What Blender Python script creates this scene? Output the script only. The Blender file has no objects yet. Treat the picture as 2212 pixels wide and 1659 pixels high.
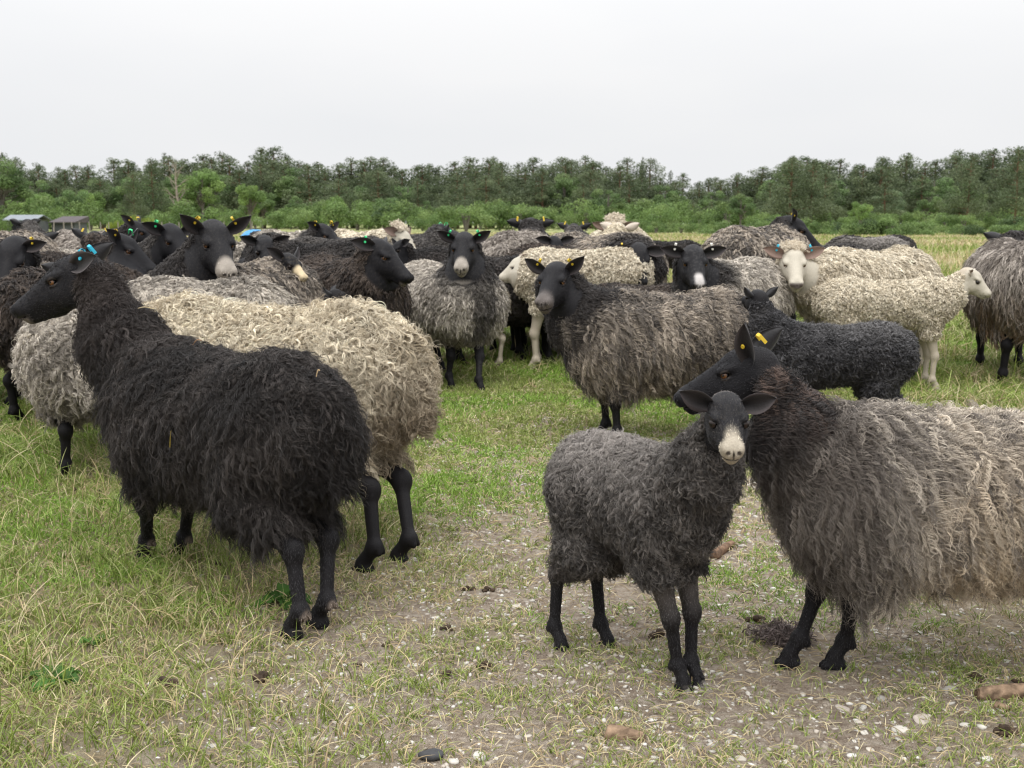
import bpy, math, time
import numpy as np
from mathutils import Vector
T_START = time.time()
R = math.radians
scene = bpy.context.scene
col = scene.collection

# ------------------------------------------------------------------ camera, sky, sun, exposure
CAM_H, FOC, PITCH = 1.12, 2400.0, math.atan(349.5 / 2400.0)
cam = bpy.data.objects.new('camera', bpy.data.cameras.new('camera'))
col.objects.link(cam)
cam.location = (0, 0, CAM_H)
cam.rotation_euler = (math.pi / 2 - PITCH, 0, 0)
cam.data.lens = 36.0 * FOC / 2212.0
cam.data.clip_end = 3000
cam.data.clip_start = 0.05
cam.data.dof.use_dof = True
cam.data.dof.focus_distance = 3.3
cam.data.dof.aperture_fstop = 7.5
scene.camera = cam

SUN_EL, SUN_AZ = R(62), R(200)
world = bpy.data.worlds.new("World"); scene.world = world
world.use_nodes = True
nt = world.node_tree; nt.nodes.clear()
def wn(t, **kw):
    n = nt.nodes.new(t)
    for k, v in kw.items(): setattr(n, k, v)
    return n
sky = wn('ShaderNodeTexSky', sky_type='NISHITA'); sky.sun_disc = False
sky.sun_elevation = SUN_EL; sky.sun_rotation = SUN_AZ; sky.dust_density = 3.0
bg1 = wn('ShaderNodeBackground'); bg1.inputs['Strength'].default_value = 0.05
nt.links.new(sky.outputs[0], bg1.inputs['Color'])
# closed overcast cloud deck with faint lighter and darker areas
tc = wn('ShaderNodeTexCoord'); mp = wn('ShaderNodeMapping'); mp.inputs['Scale'].default_value = (1, 1, 3.2)
ns = wn('ShaderNodeTexNoise'); ns.inputs['Scale'].default_value = 1.6; ns.inputs['Detail'].default_value = 4
cr = wn('ShaderNodeValToRGB')
cr.color_ramp.elements[0].position = .35; cr.color_ramp.elements[0].color = (.845, .862, .890, 1)
cr.color_ramp.elements[1].position = .68; cr.color_ramp.elements[1].color = (.930, .932, .940, 1)
bg2 = wn('ShaderNodeBackground')
sx = wn('ShaderNodeSeparateXYZ'); zr = wn('ShaderNodeMapRange', interpolation_type='SMOOTHSTEP')
zr.inputs['From Min'].default_value = .05; zr.inputs['From Max'].default_value = 1.0; zr.inputs['To Min'].default_value = .99; zr.inputs['To Max'].default_value = 3.0
nt.links.new(tc.outputs['Generated'], sx.inputs[0]); nt.links.new(sx.outputs['Z'], zr.inputs['Value']); nt.links.new(zr.outputs[0], bg2.inputs['Strength'])
nt.links.new(tc.outputs['Generated'], mp.inputs['Vector']); nt.links.new(mp.outputs[0], ns.inputs['Vector'])
nt.links.new(ns.outputs['Fac'], cr.inputs['Fac']); nt.links.new(cr.outputs[0], bg2.inputs['Color'])
mx = wn('ShaderNodeMixShader'); mx.inputs[0].default_value = 0.96
out = wn('ShaderNodeOutputWorld')
nt.links.new(bg1.outputs[0], mx.inputs[1]); nt.links.new(bg2.outputs[0], mx.inputs[2])
nt.links.new(mx.outputs[0], out.inputs['Surface'])
world.cycles.sampling_method = 'MANUAL'; world.cycles.sample_map_resolution = 256

sun = bpy.data.objects.new('sun', bpy.data.lights.new('sun', 'SUN')); col.objects.link(sun)
sun.data.energy = 1.5; sun.data.angle = R(35); sun.data.color = (1, .97, .92)
sd = Vector((math.sin(SUN_AZ) * math.cos(SUN_EL), math.cos(SUN_AZ) * math.cos(SUN_EL), math.sin(SUN_EL)))
sun.rotation_euler = (-sd).to_track_quat('-Z', 'Y').to_euler()

scene.view_settings.view_transform = 'Standard'
scene.view_settings.look = 'None'
scene.view_settings.exposure = 0.0
scene.view_settings.gamma = 1.0
scene.view_settings.use_curve_mapping = False
scene.render.engine = 'CYCLES'
cy = scene.cycles
cy.max_bounces = 4; cy.diffuse_bounces = 3; cy.glossy_bounces = 2; cy.transmission_bounces = 2
cy.use_denoising = True
cy.use_adaptive_sampling = True; cy.adaptive_threshold = 0.012
scene.cycles_curves.shape = 'RIBBONS'; scene.cycles_curves.subdivisions = 1
scene.render.use_persistent_data = False
cy.filter_width = 1.15

# ------------------------------------------------------------------ pixels of the survey -> directions, terrain
CP, SP = math.cos(PITCH), math.sin(PITCH)
def ray(px, py):
    x = (px - 1106.0) / FOC; y = -(py - 829.5) / FOC
    return np.array([x, CP + SP * y, -SP + CP * y])
def at(px, py, Y):                       # the point on that sight line at distance Y
    d = ray(px, py); t = Y / d[1]
    return np.array([d[0] * t, Y, CAM_H + d[2] * t])
def wav(x, y, sc, seed=0.0):             # cheap smooth noise, about -1..1
    x = x / sc; y = y / sc
    return (np.sin(x * 1.7 + y * .9 + seed) + np.sin(x * -1.1 + y * 1.9 + seed * 2.3 + 1.2)
            + np.sin(x * 2.9 - y * 1.3 + seed * 1.7) * .6 + np.sin(x * .7 + y * 3.1 + 4.1 + seed) * .6
            + np.sin(x * 4.3 + y * 3.7 + seed * 3.1) * .35) / 2.6
def smooth(e0, e1, v):
    t = np.clip((v - e0) / (e1 - e0), 0, 1); return t * t * (3 - 2 * t)
def terrain(x, y):
    x = np.asarray(x, float); y = np.asarray(y, float)
    near = 1 - smooth(10, 25, y)
    h = .013 * wav(x, y, .32, 1) + .018 * wav(x, y, .9, 2)
    h = h * near
    h = h + .10 * smooth(6.5, 11, y) + .04 * wav(x, y, 9, 5) * smooth(5, 14, y)
    h = h - .10 * smooth(60, 110, y)
    return h
def ground(px, py):
    d = ray(px, py); t = CAM_H / max(-d[2], 1e-4)
    for _ in range(12):
        p = d * t
        t = (CAM_H - float(terrain(p[0], p[1]))) / -d[2]
    return np.array([d[0] * t, d[1] * t, float(terrain(d[0] * t, d[1] * t))])

# ------------------------------------------------------------------ object helpers
def tag(o, label=None, cat=None, group=None, kind=None):
    if label: o['label'] = label
    if cat: o['category'] = cat
    if group: o['group'] = group
    if kind: o['kind'] = kind
    return o
def empty(name, loc, rz=0.0):
    o = bpy.data.objects.new(name, None); col.objects.link(o)
    o.location = loc; o.rotation_euler = (0, 0, rz); o.empty_display_size = .1
    return o
def mesh_from(name, V, F, mats, smooth_=True, cols=None, cname='Col', midx=None):
    me = bpy.data.meshes.new(name)
    V = np.ascontiguousarray(V, np.float32)
    if isinstance(F, np.ndarray):
        k = F.shape[1]; n = F.shape[0]
        me.vertices.add(len(V)); me.vertices.foreach_set('co', V.ravel())
        me.loops.add(n * k); me.loops.foreach_set('vertex_index', np.ascontiguousarray(F, np.int32).ravel())
        me.polygons.add(n); me.polygons.foreach_set('loop_start', np.arange(0, n * k, k, dtype=np.int32))
        if midx is not None: me.polygons.foreach_set('material_index', np.asarray(midx, np.int32))
        me.update(calc_edges=True); me.validate()
    else:
        me.from_pydata([tuple(v) for v in V.tolist()], [], F); me.update()
        if midx is not None: me.polygons.foreach_set('material_index', np.asarray(midx, np.int32))
    if smooth_: me.polygons.foreach_set('use_smooth', np.ones(len(me.polygons), bool))
    if cols is not None:
        a = me.color_attributes.new(cname, 'FLOAT_COLOR', 'POINT')
        c = np.ones((len(V), 4), np.float32); c[:, :3] = cols
        a.data.foreach_set('color', c.ravel())
    for m in (mats if isinstance(mats, (list, tuple)) else [mats]): me.materials.append(m)
    return me
def obj(name, me, parent=None, loc=None):
    o = bpy.data.objects.new(name, me); col.objects.link(o)
    if parent is not None: o.parent = parent
    if loc is not None: o.location = loc
    return o
def curves_obj(name, P, rad, cols, mat, parent=None):
    """P (n,k,3), rad (n,k) or (k,), cols (n,3)"""
    n, k = P.shape[:2]
    c = bpy.data.hair_curves.new(name)
    c.add_curves([k] * n)
    c.attributes['position'].data.foreach_set('vector', np.ascontiguousarray(P, np.float32).ravel()) if 'position' in c.attributes else None
    ra = c.attributes.get('radius') or c.attributes.new('radius', 'FLOAT', 'POINT')
    rr = np.broadcast_to(rad, (n, k)).astype(np.float32)
    ra.data.foreach_set('value', np.ascontiguousarray(rr).ravel())
    ca = c.attributes.new('tint', 'FLOAT_COLOR', 'CURVE')
    cc = np.ones((n, 4), np.float32); cc[:, :3] = np.clip(cols, 0, 1)
    ca.data.foreach_set('color', cc.ravel())
    c.materials.append(mat)
    return obj(name, c, parent)

# ------------------------------------------------------------------ materials
def new_mat(name):
    m = bpy.data.materials.new(name); m.use_nodes = True
    t = m.node_tree; b = t.nodes['Principled BSDF']
    return m, t, b
def attr_mat(name, attr, rough=.6, spec=.3, sheen=0.0, bump=0.0, bscale=200, var=0.0):
    m, t, b = new_mat(name)
    a = t.nodes.new('ShaderNodeAttribute'); a.attribute_name = attr
    src = a.outputs['Color']
    b.inputs['Roughness'].default_value = rough
    b.inputs['Specular IOR Level'].default_value = spec
    if sheen:
        b.inputs['Sheen Weight'].default_value = sheen
        b.inputs['Sheen Roughness'].default_value = .5
    if bump or var:
        tcn = t.nodes.new('ShaderNodeTexCoord')
        n = t.nodes.new('ShaderNodeTexNoise'); n.inputs['Scale'].default_value = bscale; n.inputs['Detail'].default_value = 3
        t.links.new(tcn.outputs['Object'], n.inputs['Vector'])
        if bump:
            bp = t.nodes.new('ShaderNodeBump'); bp.inputs['Strength'].default_value = bump; bp.inputs['Distance'].default_value = .004
            t.links.new(n.outputs['Fac'], bp.inputs['Height']); t.links.new(bp.outputs[0], b.inputs['Normal'])
        if var:
            mr = t.nodes.new('ShaderNodeMapRange'); mr.inputs[1].default_value = .3; mr.inputs[2].default_value = .7
            mr.inputs[3].default_value = 1 - var; mr.inputs[4].default_value = 1 + var
            t.links.new(n.outputs['Fac'], mr.inputs[0])
            mu = t.nodes.new('ShaderNodeVectorMath'); mu.operation = 'SCALE'
            t.links.new(src, mu.inputs[0]); t.links.new(mr.outputs[0], mu.inputs['Scale']); src = mu.outputs[0]
    t.links.new(src, b.inputs['Base Color'])
    return m
def plain(name, c, rough=.7, spec=.3, var=.25, scale=12, bump=.0):
    m, t, b = new_mat(name)
    b.inputs['Roughness'].default_value = rough; b.inputs['Specular IOR Level'].default_value = spec
    tcn = t.nodes.new('ShaderNodeTexCoord'); n = t.nodes.new('ShaderNodeTexNoise')
    n.inputs['Scale'].default_value = scale; n.inputs['Detail'].default_value = 6
    t.links.new(tcn.outputs['Object'], n.inputs['Vector'])
    r_ = t.nodes.new('ShaderNodeValToRGB')
    r_.color_ramp.elements[0].position = .3; r_.color_ramp.elements[1].position = .7
    r_.color_ramp.elements[0].color = tuple(v * (1 - var) for v in c) + (1,)
    r_.color_ramp.elements[1].color = tuple(min(1, v * (1 + var)) for v in c) + (1,)
    t.links.new(n.outputs['Fac'], r_.inputs['Fac']); t.links.new(r_.outputs[0], b.inputs['Base Color'])
    if bump:
        bp = t.nodes.new('ShaderNodeBump'); bp.inputs['Strength'].default_value = bump; bp.inputs['Distance'].default_value = .01
        t.links.new(n.outputs['Fac'], bp.inputs['Height']); t.links.new(bp.outputs[0], b.inputs['Normal'])
    return m
M_body = attr_mat('sheep_coat', 'Col', .58, .13, 0, .35, 260, .12)
M_wool = attr_mat('wool_locks', 'tint', .5, .25)
M_grass = attr_mat('grass_blades', 'tint', .5, .3)
M_leaf = attr_mat('leaf_colour', 'Col', .6, .25)
_t = M_leaf.node_tree; _b = _t.nodes['Principled BSDF']; _o = _t.nodes['Material Output']; _a = [n for n in _t.nodes if n.type == 'ATTRIBUTE'][0]
_tr = _t.nodes.new('ShaderNodeBsdfTranslucent'); _m = _t.nodes.new('ShaderNodeMixShader'); _m.inputs[0].default_value = .35
_t.links.new(_a.outputs['Color'], _tr.inputs['Color']); _t.links.new(_b.outputs[0], _m.inputs[1]); _t.links.new(_tr.outputs[0], _m.inputs[2]); _t.links.new(_m.outputs[0], _o.inputs['Surface'])
M_stone = attr_mat('limestone', 'Col', .85, .2, 0, .5, 60, .15)
M_ear = attr_mat('ear_skin', 'Col', .6, .25, .1, .2, 200, .1)
M_eye = plain('eye_amber', (.13, .055, .018), .03, .6, .3, 90)
M_eyedark = plain('eye_brown', (.016, .009, .006), .10, .35, .2, 90)
M_pupil = plain('pupil_black', (.003, .003, .003), .08, .35, .0)
TAGC = {'y': plain('tag_yellow', (.62, .43, .03), .4, .4, .06), 'g': plain('tag_green', (.05, .62, .22), .4, .4, .06),
        'b': plain('tag_blue', (.03, .42, .58), .4, .4, .06), 'w': plain('tag_white', (.7, .68, .6), .4, .4, .06)}

# ================================================================== SHEEP
f32 = np.float32
def compile_prim(pr):
    """-> (centre, bounding radius, function of x, y, z arrays)"""
    if pr[0] == 'rc':
        _, a, b, ra, rb, sy = pr[:6]
        a = np.asarray(a, float); b = np.asarray(b, float); ab = b - a
        L2 = max(float(ab @ ab), 1e-9); ax_, ay_, az_ = [f32(v) for v in a]; bx, by, bz = [f32(v) for v in ab]
        ra_, dr, iL = f32(ra), f32(rb - ra), f32(1 / L2)
        def f(x, y, z):
            px = x - ax_; py = y - ay_; pz = z - az_
            h = np.clip((px * bx + py * by + pz * bz) * iL, 0, 1)
            px -= h * bx; py -= h * by; pz -= h * bz
            return np.sqrt(px * px + py * py + pz * pz) - (ra_ + dr * h)
        return (a + b) / 2, math.sqrt(L2) / 2 + max(ra, rb), f
    _, c, r, Rm = pr[:4]
    c = np.asarray(c, float); cx, cy_, cz = [f32(v) for v in c]
    r = np.asarray(r, float); i1, i2, i3 = [f32(1 / v) for v in r]
    M = None if Rm is None else np.asarray(Rm, f32)
    def f(x, y, z):
        px = x - cx; py = y - cy_; pz = z - cz
        if M is not None:
            px, py, pz = px * M[0, 0] + py * M[1, 0] + pz * M[2, 0], px * M[0, 1] + py * M[1, 1] + pz * M[2, 1], px * M[0, 2] + py * M[1, 2] + pz * M[2, 2]
        px *= i1; py *= i2; pz *= i3
        k0 = np.sqrt(px * px + py * py + pz * pz)
        px *= i1; py *= i2; pz *= i3
        k1 = np.sqrt(px * px + py * py + pz * pz) + f32(1e-6)
        return k0 * (k0 - 1) / k1
    return c, float(r.max()), f
def smin(a, b, k):
    h = np.maximum(k - np.abs(a - b), 0)
    return np.minimum(a, b) - h * h * f32(.25 / k)

class Sheep:
    """Implicit body: prims = [(prim, k, op, zone)], op +1 add, -1 carve; zone 'w' wool / 's' skin."""
    def ready(self):
        self.c = [(compile_prim(p), k, op, zone) for p, k, op, zone in self.prims]
        self.cen = np.array([q[0][0] for q in self.c]); self.rad = np.array([q[0][1] for q in self.c])
    def run(self, P, fn, n_out):
        out = np.empty((len(P), n_out), f32)
        CH = 4096
        for i in range(0, len(P), CH):
            Q = P[i:i + CH]
            lo, hi = Q.min(0), Q.max(0); m = (lo + hi) / 2; rr = float(np.linalg.norm(hi - lo)) / 2
            dist = np.linalg.norm(self.cen - m, axis=1) - self.rad - rr
            x, y, z = [np.ascontiguousarray(Q[:, j]) for j in range(3)]
            out[i:i + CH] = fn(x, y, z, dist)
        return out
    def sdf(self, P, band=.12):
        def fn(x, y, z, dist):
            near = dist < max(band, float(dist.min()) + band)
            d = np.full(len(x), 9.0, f32)
            for i, (p, k, op, zone) in enumerate(self.c):
                if not near[i] or (op < 0 and dist[i] > .02): continue
                e = p[2](x, y, z)
                d = smin(d, e, k) if op > 0 else -smin(-d, e, k)
            return np.maximum(d, -z)[:, None]
        return self.run(P, fn, 1)[:, 0]
    def zones(self, P):
        def fn(x, y, z, dist):
            dw = np.full(len(x), 9.0, f32); ds = dw.copy()
            for i, (p, k, op, zone) in enumerate(self.c):
                if op < 0 or dist[i] > .15: continue
                e = p[2](x, y, z)
                if zone == 'w': dw = np.minimum(dw, e)
                else: ds = np.minimum(ds, e)
            return np.stack([dw, ds], 1)
        o = self.run(P, fn, 2); return o[:, 0], o[:, 1]

def surface(sd, lo, hi, h, keep=None):
    """sparse surface nets on sd within lo..hi; keep(P)->bool mask of cells"""
    C = 4; H = h * C
    n = np.ceil((hi - lo) / H).astype(int) + 1
    ax = [lo[i] + H * (np.arange(n[i]) + .5) for i in range(3)]
    G = np.stack(np.meshgrid(*ax, indexing='ij'), -1).reshape(-1, 3).astype(f32)
    D = sd(G)
    act = np.abs(D) < H * 1.25
    full = np.repeat(np.repeat(np.repeat(D.reshape(n), C, 0), C, 1), C, 2)
    idx = np.argwhere(act.reshape(n))
    off = np.stack(np.meshgrid(*[np.arange(C)] * 3, indexing='ij'), -1).reshape(-1, 3)
    fi = (idx[:, None, :] * C + off[None]).reshape(-1, 3)
    FP = (lo + h * (fi + .5)).astype(f32)
    full[fi[:, 0], fi[:, 1], fi[:, 2]] = sd(FP)
    ins = full < 0
    nx, ny, nz = ins.shape
    s = np.zeros((nx - 1, ny - 1, nz - 1), np.int8)
    for a in (0, 1):
        for b in (0, 1):
            for c in (0, 1):
                s += ins[a:nx - 1 + a, b:ny - 1 + b, c:nz - 1 + c]
    cell = (s > 0) & (s < 8)
    vi = -np.ones(cell.shape, np.int32)
    ci = np.argwhere(cell); vi[cell] = np.arange(len(ci))
    V = (lo + h * (ci + 1.0)).astype(f32)
    def grad(V):
        e = h * .5; d0 = sd(V)
        g = np.stack([sd(V + np.array(o, f32)) - d0 for o in ((e, 0, 0), (0, e, 0), (0, 0, e))], 1)
        g /= np.linalg.norm(g, axis=1)[:, None] + 1e-9
        return d0, g
    d0, g = grad(V); V = V - g * np.clip(d0, -h, h)[:, None] * .9
    V = V - g * np.clip(sd(V), -h, h)[:, None] * .8
    _, N = grad(V)
    quads = []
    for axn in range(3):
        A = np.moveaxis(ins, axn, 0)
        VI = np.moveaxis(vi, axn, 0)
        cr_ = A[:-1] != A[1:]
        e = np.argwhere(cr_[:, 1:-1, 1:-1]); i, j, k = e[:, 0], e[:, 1] + 1, e[:, 2] + 1
        q = np.stack([VI[i, j - 1, k - 1], VI[i, j, k - 1], VI[i, j, k], VI[i, j - 1, k]], 1)
        fl = A[i, j, k] ^ (axn == 1)
        q[~fl] = q[~fl][:, ::-1]
        quads.append(q)
    Q = np.concatenate(quads); Q = Q[(Q >= 0).all(1)]
    if keep is not None:
        kv = keep(V); Q = Q[kv[Q].any(1)]
        used = np.unique(Q); mp_ = -np.ones(len(V), np.int64); mp_[used] = np.arange(len(used))
        V, N, Q = V[used], N[used], mp_[Q]
    return V, N, Q

def rot_axes(yaw, pitch, roll=0.0):
    """columns: forward, left, up ; pitch positive = nose down"""
    cy_, sy_ = math.cos(yaw), math.sin(yaw); cp, sp = math.cos(pitch), math.sin(pitch)
    f = np.array([cy_ * cp, sy_ * cp, -sp]); l = np.array([-sy_, cy_, 0.0]); u = np.cross(f, l)
    if roll:
        c, s = math.cos(roll), math.sin(roll); l, u = l * c + u * s, u * c - l * s
    return np.stack([f, l, u], 1)

def pnoise(P, sc, seed):
    x, y, z = (P / sc).T
    s = seed
    return (np.sin(x * 1.9 + y * .8 + z * .5 + s) + np.sin(y * 2.1 - z * 1.2 + s * 2.1) + np.sin(z * 2.3 + x * 1.1 + s * 3.3)
            + .6 * np.sin(x * 3.7 - y * 2.9 + z * 2.2 + s * 1.3) + .5 * np.sin(y * 5.1 + z * 4.3 - x * 3.9 + s * .7)) / 3.3

BLACK = np.array([.030, .028, .029]); 
def lerp(a, b, t): return a + (b - a) * t[:, None]
def wool_colour(pal, P, seed, rng, seg=None):
    """P in unit sheep space: x forward, z up"""
    n1 = pnoise(P, .10, seed); n2 = pnoise(P, .035, seed + 3); n3 = rng.normal(0, 1, len(P))
    x, z = P[:, 0], P[:, 2]
    k = lambda *c: np.broadcast_to(np.array(c, float), (len(P), 3))
    if pal == 'black':
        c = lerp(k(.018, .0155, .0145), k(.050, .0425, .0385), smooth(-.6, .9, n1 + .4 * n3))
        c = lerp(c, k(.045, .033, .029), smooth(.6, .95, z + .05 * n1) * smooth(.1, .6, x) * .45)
    elif pal == 'darklamb':
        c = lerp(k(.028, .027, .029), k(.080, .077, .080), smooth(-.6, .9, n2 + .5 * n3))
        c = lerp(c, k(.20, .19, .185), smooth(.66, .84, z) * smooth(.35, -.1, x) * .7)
    elif pal == 'greylamb':
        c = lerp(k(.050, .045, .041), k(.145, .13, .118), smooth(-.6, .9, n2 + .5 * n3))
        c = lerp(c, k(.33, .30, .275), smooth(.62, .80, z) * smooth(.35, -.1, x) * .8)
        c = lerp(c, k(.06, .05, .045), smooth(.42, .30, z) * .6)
    elif pal == 'white':
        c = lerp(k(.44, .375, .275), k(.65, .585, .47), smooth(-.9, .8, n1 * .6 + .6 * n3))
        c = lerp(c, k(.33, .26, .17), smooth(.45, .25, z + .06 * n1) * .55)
    elif pal == 'cream':
        c = lerp(k(.44, .37, .265), k(.66, .59, .46), smooth(-.9, .8, n1 * .6 + .6 * n3))
        c = lerp(c, k(.20, .15, .10), smooth(-.34, -.50, x + .03 * n1) * smooth(.75, .45, z) * smooth(.19, .1, np.abs(P[:, 1])) * .75)
    elif pal == 'brown':
        c = lerp(k(.025, .020, .018), k(.085, .065, .052), smooth(-.8, .8, n1 + .5 * n3))
    elif pal == 'greybrown':
        c = lerp(k(.16, .135, .115), k(.34, .30, .26), smooth(-.8, .8, n1 * .8 + .5 * n3))
        c = lerp(c, k(.17, .105, .055), smooth(.60, .35, z + .07 * n1) * smooth(-1.2, .6, n2 + .5 * n3) * .9)
    elif pal == 'dark':
        c = lerp(k(.035, .031, .030), k(.10, .09, .082), smooth(-.8, .8, n1 * .8 + .5 * n3))
    elif pal == 'lightgrey':
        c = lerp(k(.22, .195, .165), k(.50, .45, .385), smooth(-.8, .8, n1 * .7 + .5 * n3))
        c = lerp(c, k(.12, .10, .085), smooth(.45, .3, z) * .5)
    elif pal == 'tan':           # the big ewe at right: grey back, straw flanks
        c = lerp(k(.17, .148, .128), k(.48, .425, .355), smooth(-.9, .9, n1 * .7 + .7 * n3))
        c = lerp(c, k(.54, .43, .30), smooth(.82, .48, z) * smooth(.35, .1, x) * smooth(-1.2, .7, n2 + .5 * n3) * .9)
    else:                         # grey
        c = lerp(k(.085, .074, .066), k(.37, .315, .255), smooth(-.8, .9, n1 * .8 + .6 * n3))
        c = lerp(c, k(.33, .27, .20), smooth(.62, .42, z) * smooth(-.7, .9, n2 + .4 * n3) * .5)
    if pal in ('grey', 'tan', 'greybrown', 'lightgrey'):
        a_, b_ = seg; h_ = np.clip(((P - a_) @ (b_ - a_)) / float((b_ - a_) @ (b_ - a_)), -.4, 1); dn = np.linalg.norm(P - a_ - h_[:, None] * (b_ - a_), axis=1)
        dkn = np.maximum(smooth(.205, .15, dn + .03 * n1) * smooth(-.05, .25, h_ + .1 * n1), smooth(.38, .46, x + .03 * n1) * smooth(.10, .05, np.abs(P[:, 1]) + .02 * n1) * .8)
        if pal == 'tan': dkn = dkn * smooth(.25, .75, h_ + .15 * n1 + .1 * n3) ; c = lerp(c, k(.075, .062, .055), smooth(.26, .42, x + .05 * n1) * .75)
        c = lerp(c, k(.022, .019, .019), dkn * .95)
    if pal == 'tan':
        c = lerp(c, k(.15, .105, .085), smooth(.26, .40, x) * smooth(.74, .86, z + .03 * n1) * smooth(-.3, 1.0, n2 + .6 * n3) * .7)
    c = c * (1 + .13 * n3[:, None] * .8)
    return np.clip(c, .012, .85)

def face_colour(face, U, rng):
    """U in head space (unit head)"""
    u, v, w = U.T
    base = np.broadcast_to(np.array({'white': (.45, .41, .335)}.get(face, (.011, .0105, .012)), float), (len(U), 3)).copy()
    if face == 'white':
        base = lerp(base, np.broadcast_to((.13, .11, .10), base.shape), smooth(.234, .245, u) * smooth(.022, .012, np.abs(w + .030)) )
        dn = np.sqrt((u - .235) ** 2 + (w + .03) ** 2); base = lerp(base, np.broadcast_to((.12, .09, .085), base.shape), smooth(.016, .008, dn) * .7)
        return base
    M = None
    if face == 'muzzle': M = smooth(.175, .205, u + .25 * np.abs(w + .03)) * .95; mc = (.30, .265, .225)
    if face == 'grey': M = smooth(.16, .225, u) * .8; mc = (.14, .12, .11)
    if face == 'nose': M = smooth(.17, .20, u) * smooth(.028, .012, np.abs(v)) * smooth(-.04, -.025, w); mc = (.45, .42, .40)
    if face == 'blaze': M = np.maximum(smooth(.10, .13, u) * smooth(-.03, -.01, w), smooth(.17, .2, u)); mc = (.58, .47, .30)
    if face == 'lamb': M = np.maximum(smooth(.115, .18, u) * smooth(.028, .008, np.abs(v) - (u - .12) * .15), smooth(.155, .185, u)) * .95; mc = (.37, .325, .255)
    if face == 'lip': M = smooth(.19, .215, u) * smooth(-.05, -.07, w) * .8; mc = (.20, .17, .15)
    if M is not None:
        M = np.clip(M + rng.normal(0, .03, len(U)), 0, 1)
        base = lerp(base, np.broadcast_to(mc, base.shape), M)
    de = np.sqrt((u - .074) ** 2 + (w - .0075) ** 2)
    base = lerp(base, np.broadcast_to((.06, .05, .045), base.shape), smooth(.017, .0145, de) * smooth(.009, .012, de) * smooth(.035, .04, np.abs(v)) * .8)
    # dark nostril rims and mouth line
    fl_ = .86 if face in ('lamb', 'blaze') else 1.0
    dn = np.sqrt((u - .247 * fl_) ** 2 + (np.abs(v) - .017) ** 2 + (w + .030) ** 2)
    dk = np.maximum(smooth(.0095, .006, dn), smooth(.0035, .0015, np.abs(v)) * smooth(.225, .24, u / fl_) * smooth(.02, .012, np.abs(w + .042)))
    dk = np.maximum(dk, smooth(.0055, .003, np.abs(w + .060)) * smooth(.19, .205, u / fl_)) * .85
    base = lerp(base, np.broadcast_to((.03, .025, .025), base.shape), dk)
    return base

def strands(rng, root, nrm, gz, style, L, npt, curl, freq, comb, per, jit, rwid, px, coh=.3, tuft=0.0):
    """locks of `per` strands each; returns P (n*per, npt, 3)"""
    n = len(root)
    g = np.array([0, 0, -1.0]); 
    gt = g - (nrm @ g)[:, None] * nrm
    rt = rng.normal(0, 1, (n, 3)); rt -= (rt * nrm).sum(1)[:, None] * nrm
    rt /= np.linalg.norm(rt, axis=1)[:, None] + 1e-6
    if tuft:
        nv = np.stack([pnoise(root, .045, 5.0), pnoise(root, .045, 9.0), pnoise(root, .05, 13.0)], 1); nv -= (nv * nrm).sum(1)[:, None] * nrm
        rt = rt + nv * tuft * 1.6
    T = gt * gz + rt * rwid + comb - (comb * nrm).sum(1)[:, None] * nrm if isinstance(comb, np.ndarray) else gt * gz + rt * rwid
    T = T + 1e-4; T /= np.linalg.norm(T, axis=1)[:, None]
    e2 = np.cross(T, nrm); 
    t = np.linspace(0, 1, npt)[None, :, None]
    Ls = L * rng.uniform(.6, 1.25, n)
    ph = rng.uniform(0, 6.28, n); fr = freq * rng.uniform(.7, 1.3, n); cu = curl * rng.uniform(.6, 1.35, n)
    def rep(a): return np.repeat(a, per, 0)
    Rt = rep(root); N_ = rep(nrm); T_ = rep(T); E = rep(e2); m = n * per
    jx = rng.normal(0, jit, (m, 1, 1)); jy = rng.normal(0, jit, (m, 1, 1))
    Ls = rep(Ls) * rng.uniform(.8, 1.15, m); ph = rep(ph) + rng.normal(0, coh, m); fr = rep(fr) * rng.uniform(.93, 1.07, m); cu = rep(cu) * rng.uniform(1 - coh, 1 + coh, m)
    Ls = Ls[:, None, None]; 
    ang = ph[:, None] + 6.283 * fr[:, None] * t[0, :, 0][None]
    am = (cu[:, None] * np.minimum(1, .15 + t[0, :, 0][None] * 2.2))[:, :, None]
    lift = style['lift'] * (1 + tuft * .6 * rep(pnoise(root, .05, 3.0)))[:, None, None]
    P = (Rt[:, None] + N_[:, None] * (Ls * lift * (1 - (1 - t) ** 2)) + T_[:, None] * (Ls * t ** 1.15)
         + (E[:, None] * jx + T_[:, None] * jy) * (1 - .55 * t)
         + g * (Ls * style['droop'] * t * t)
         + E[:, None] * am * np.cos(ang)[:, :, None] + N_[:, None] * am * .8 * np.sin(ang)[:, :, None])
    return P

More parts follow.
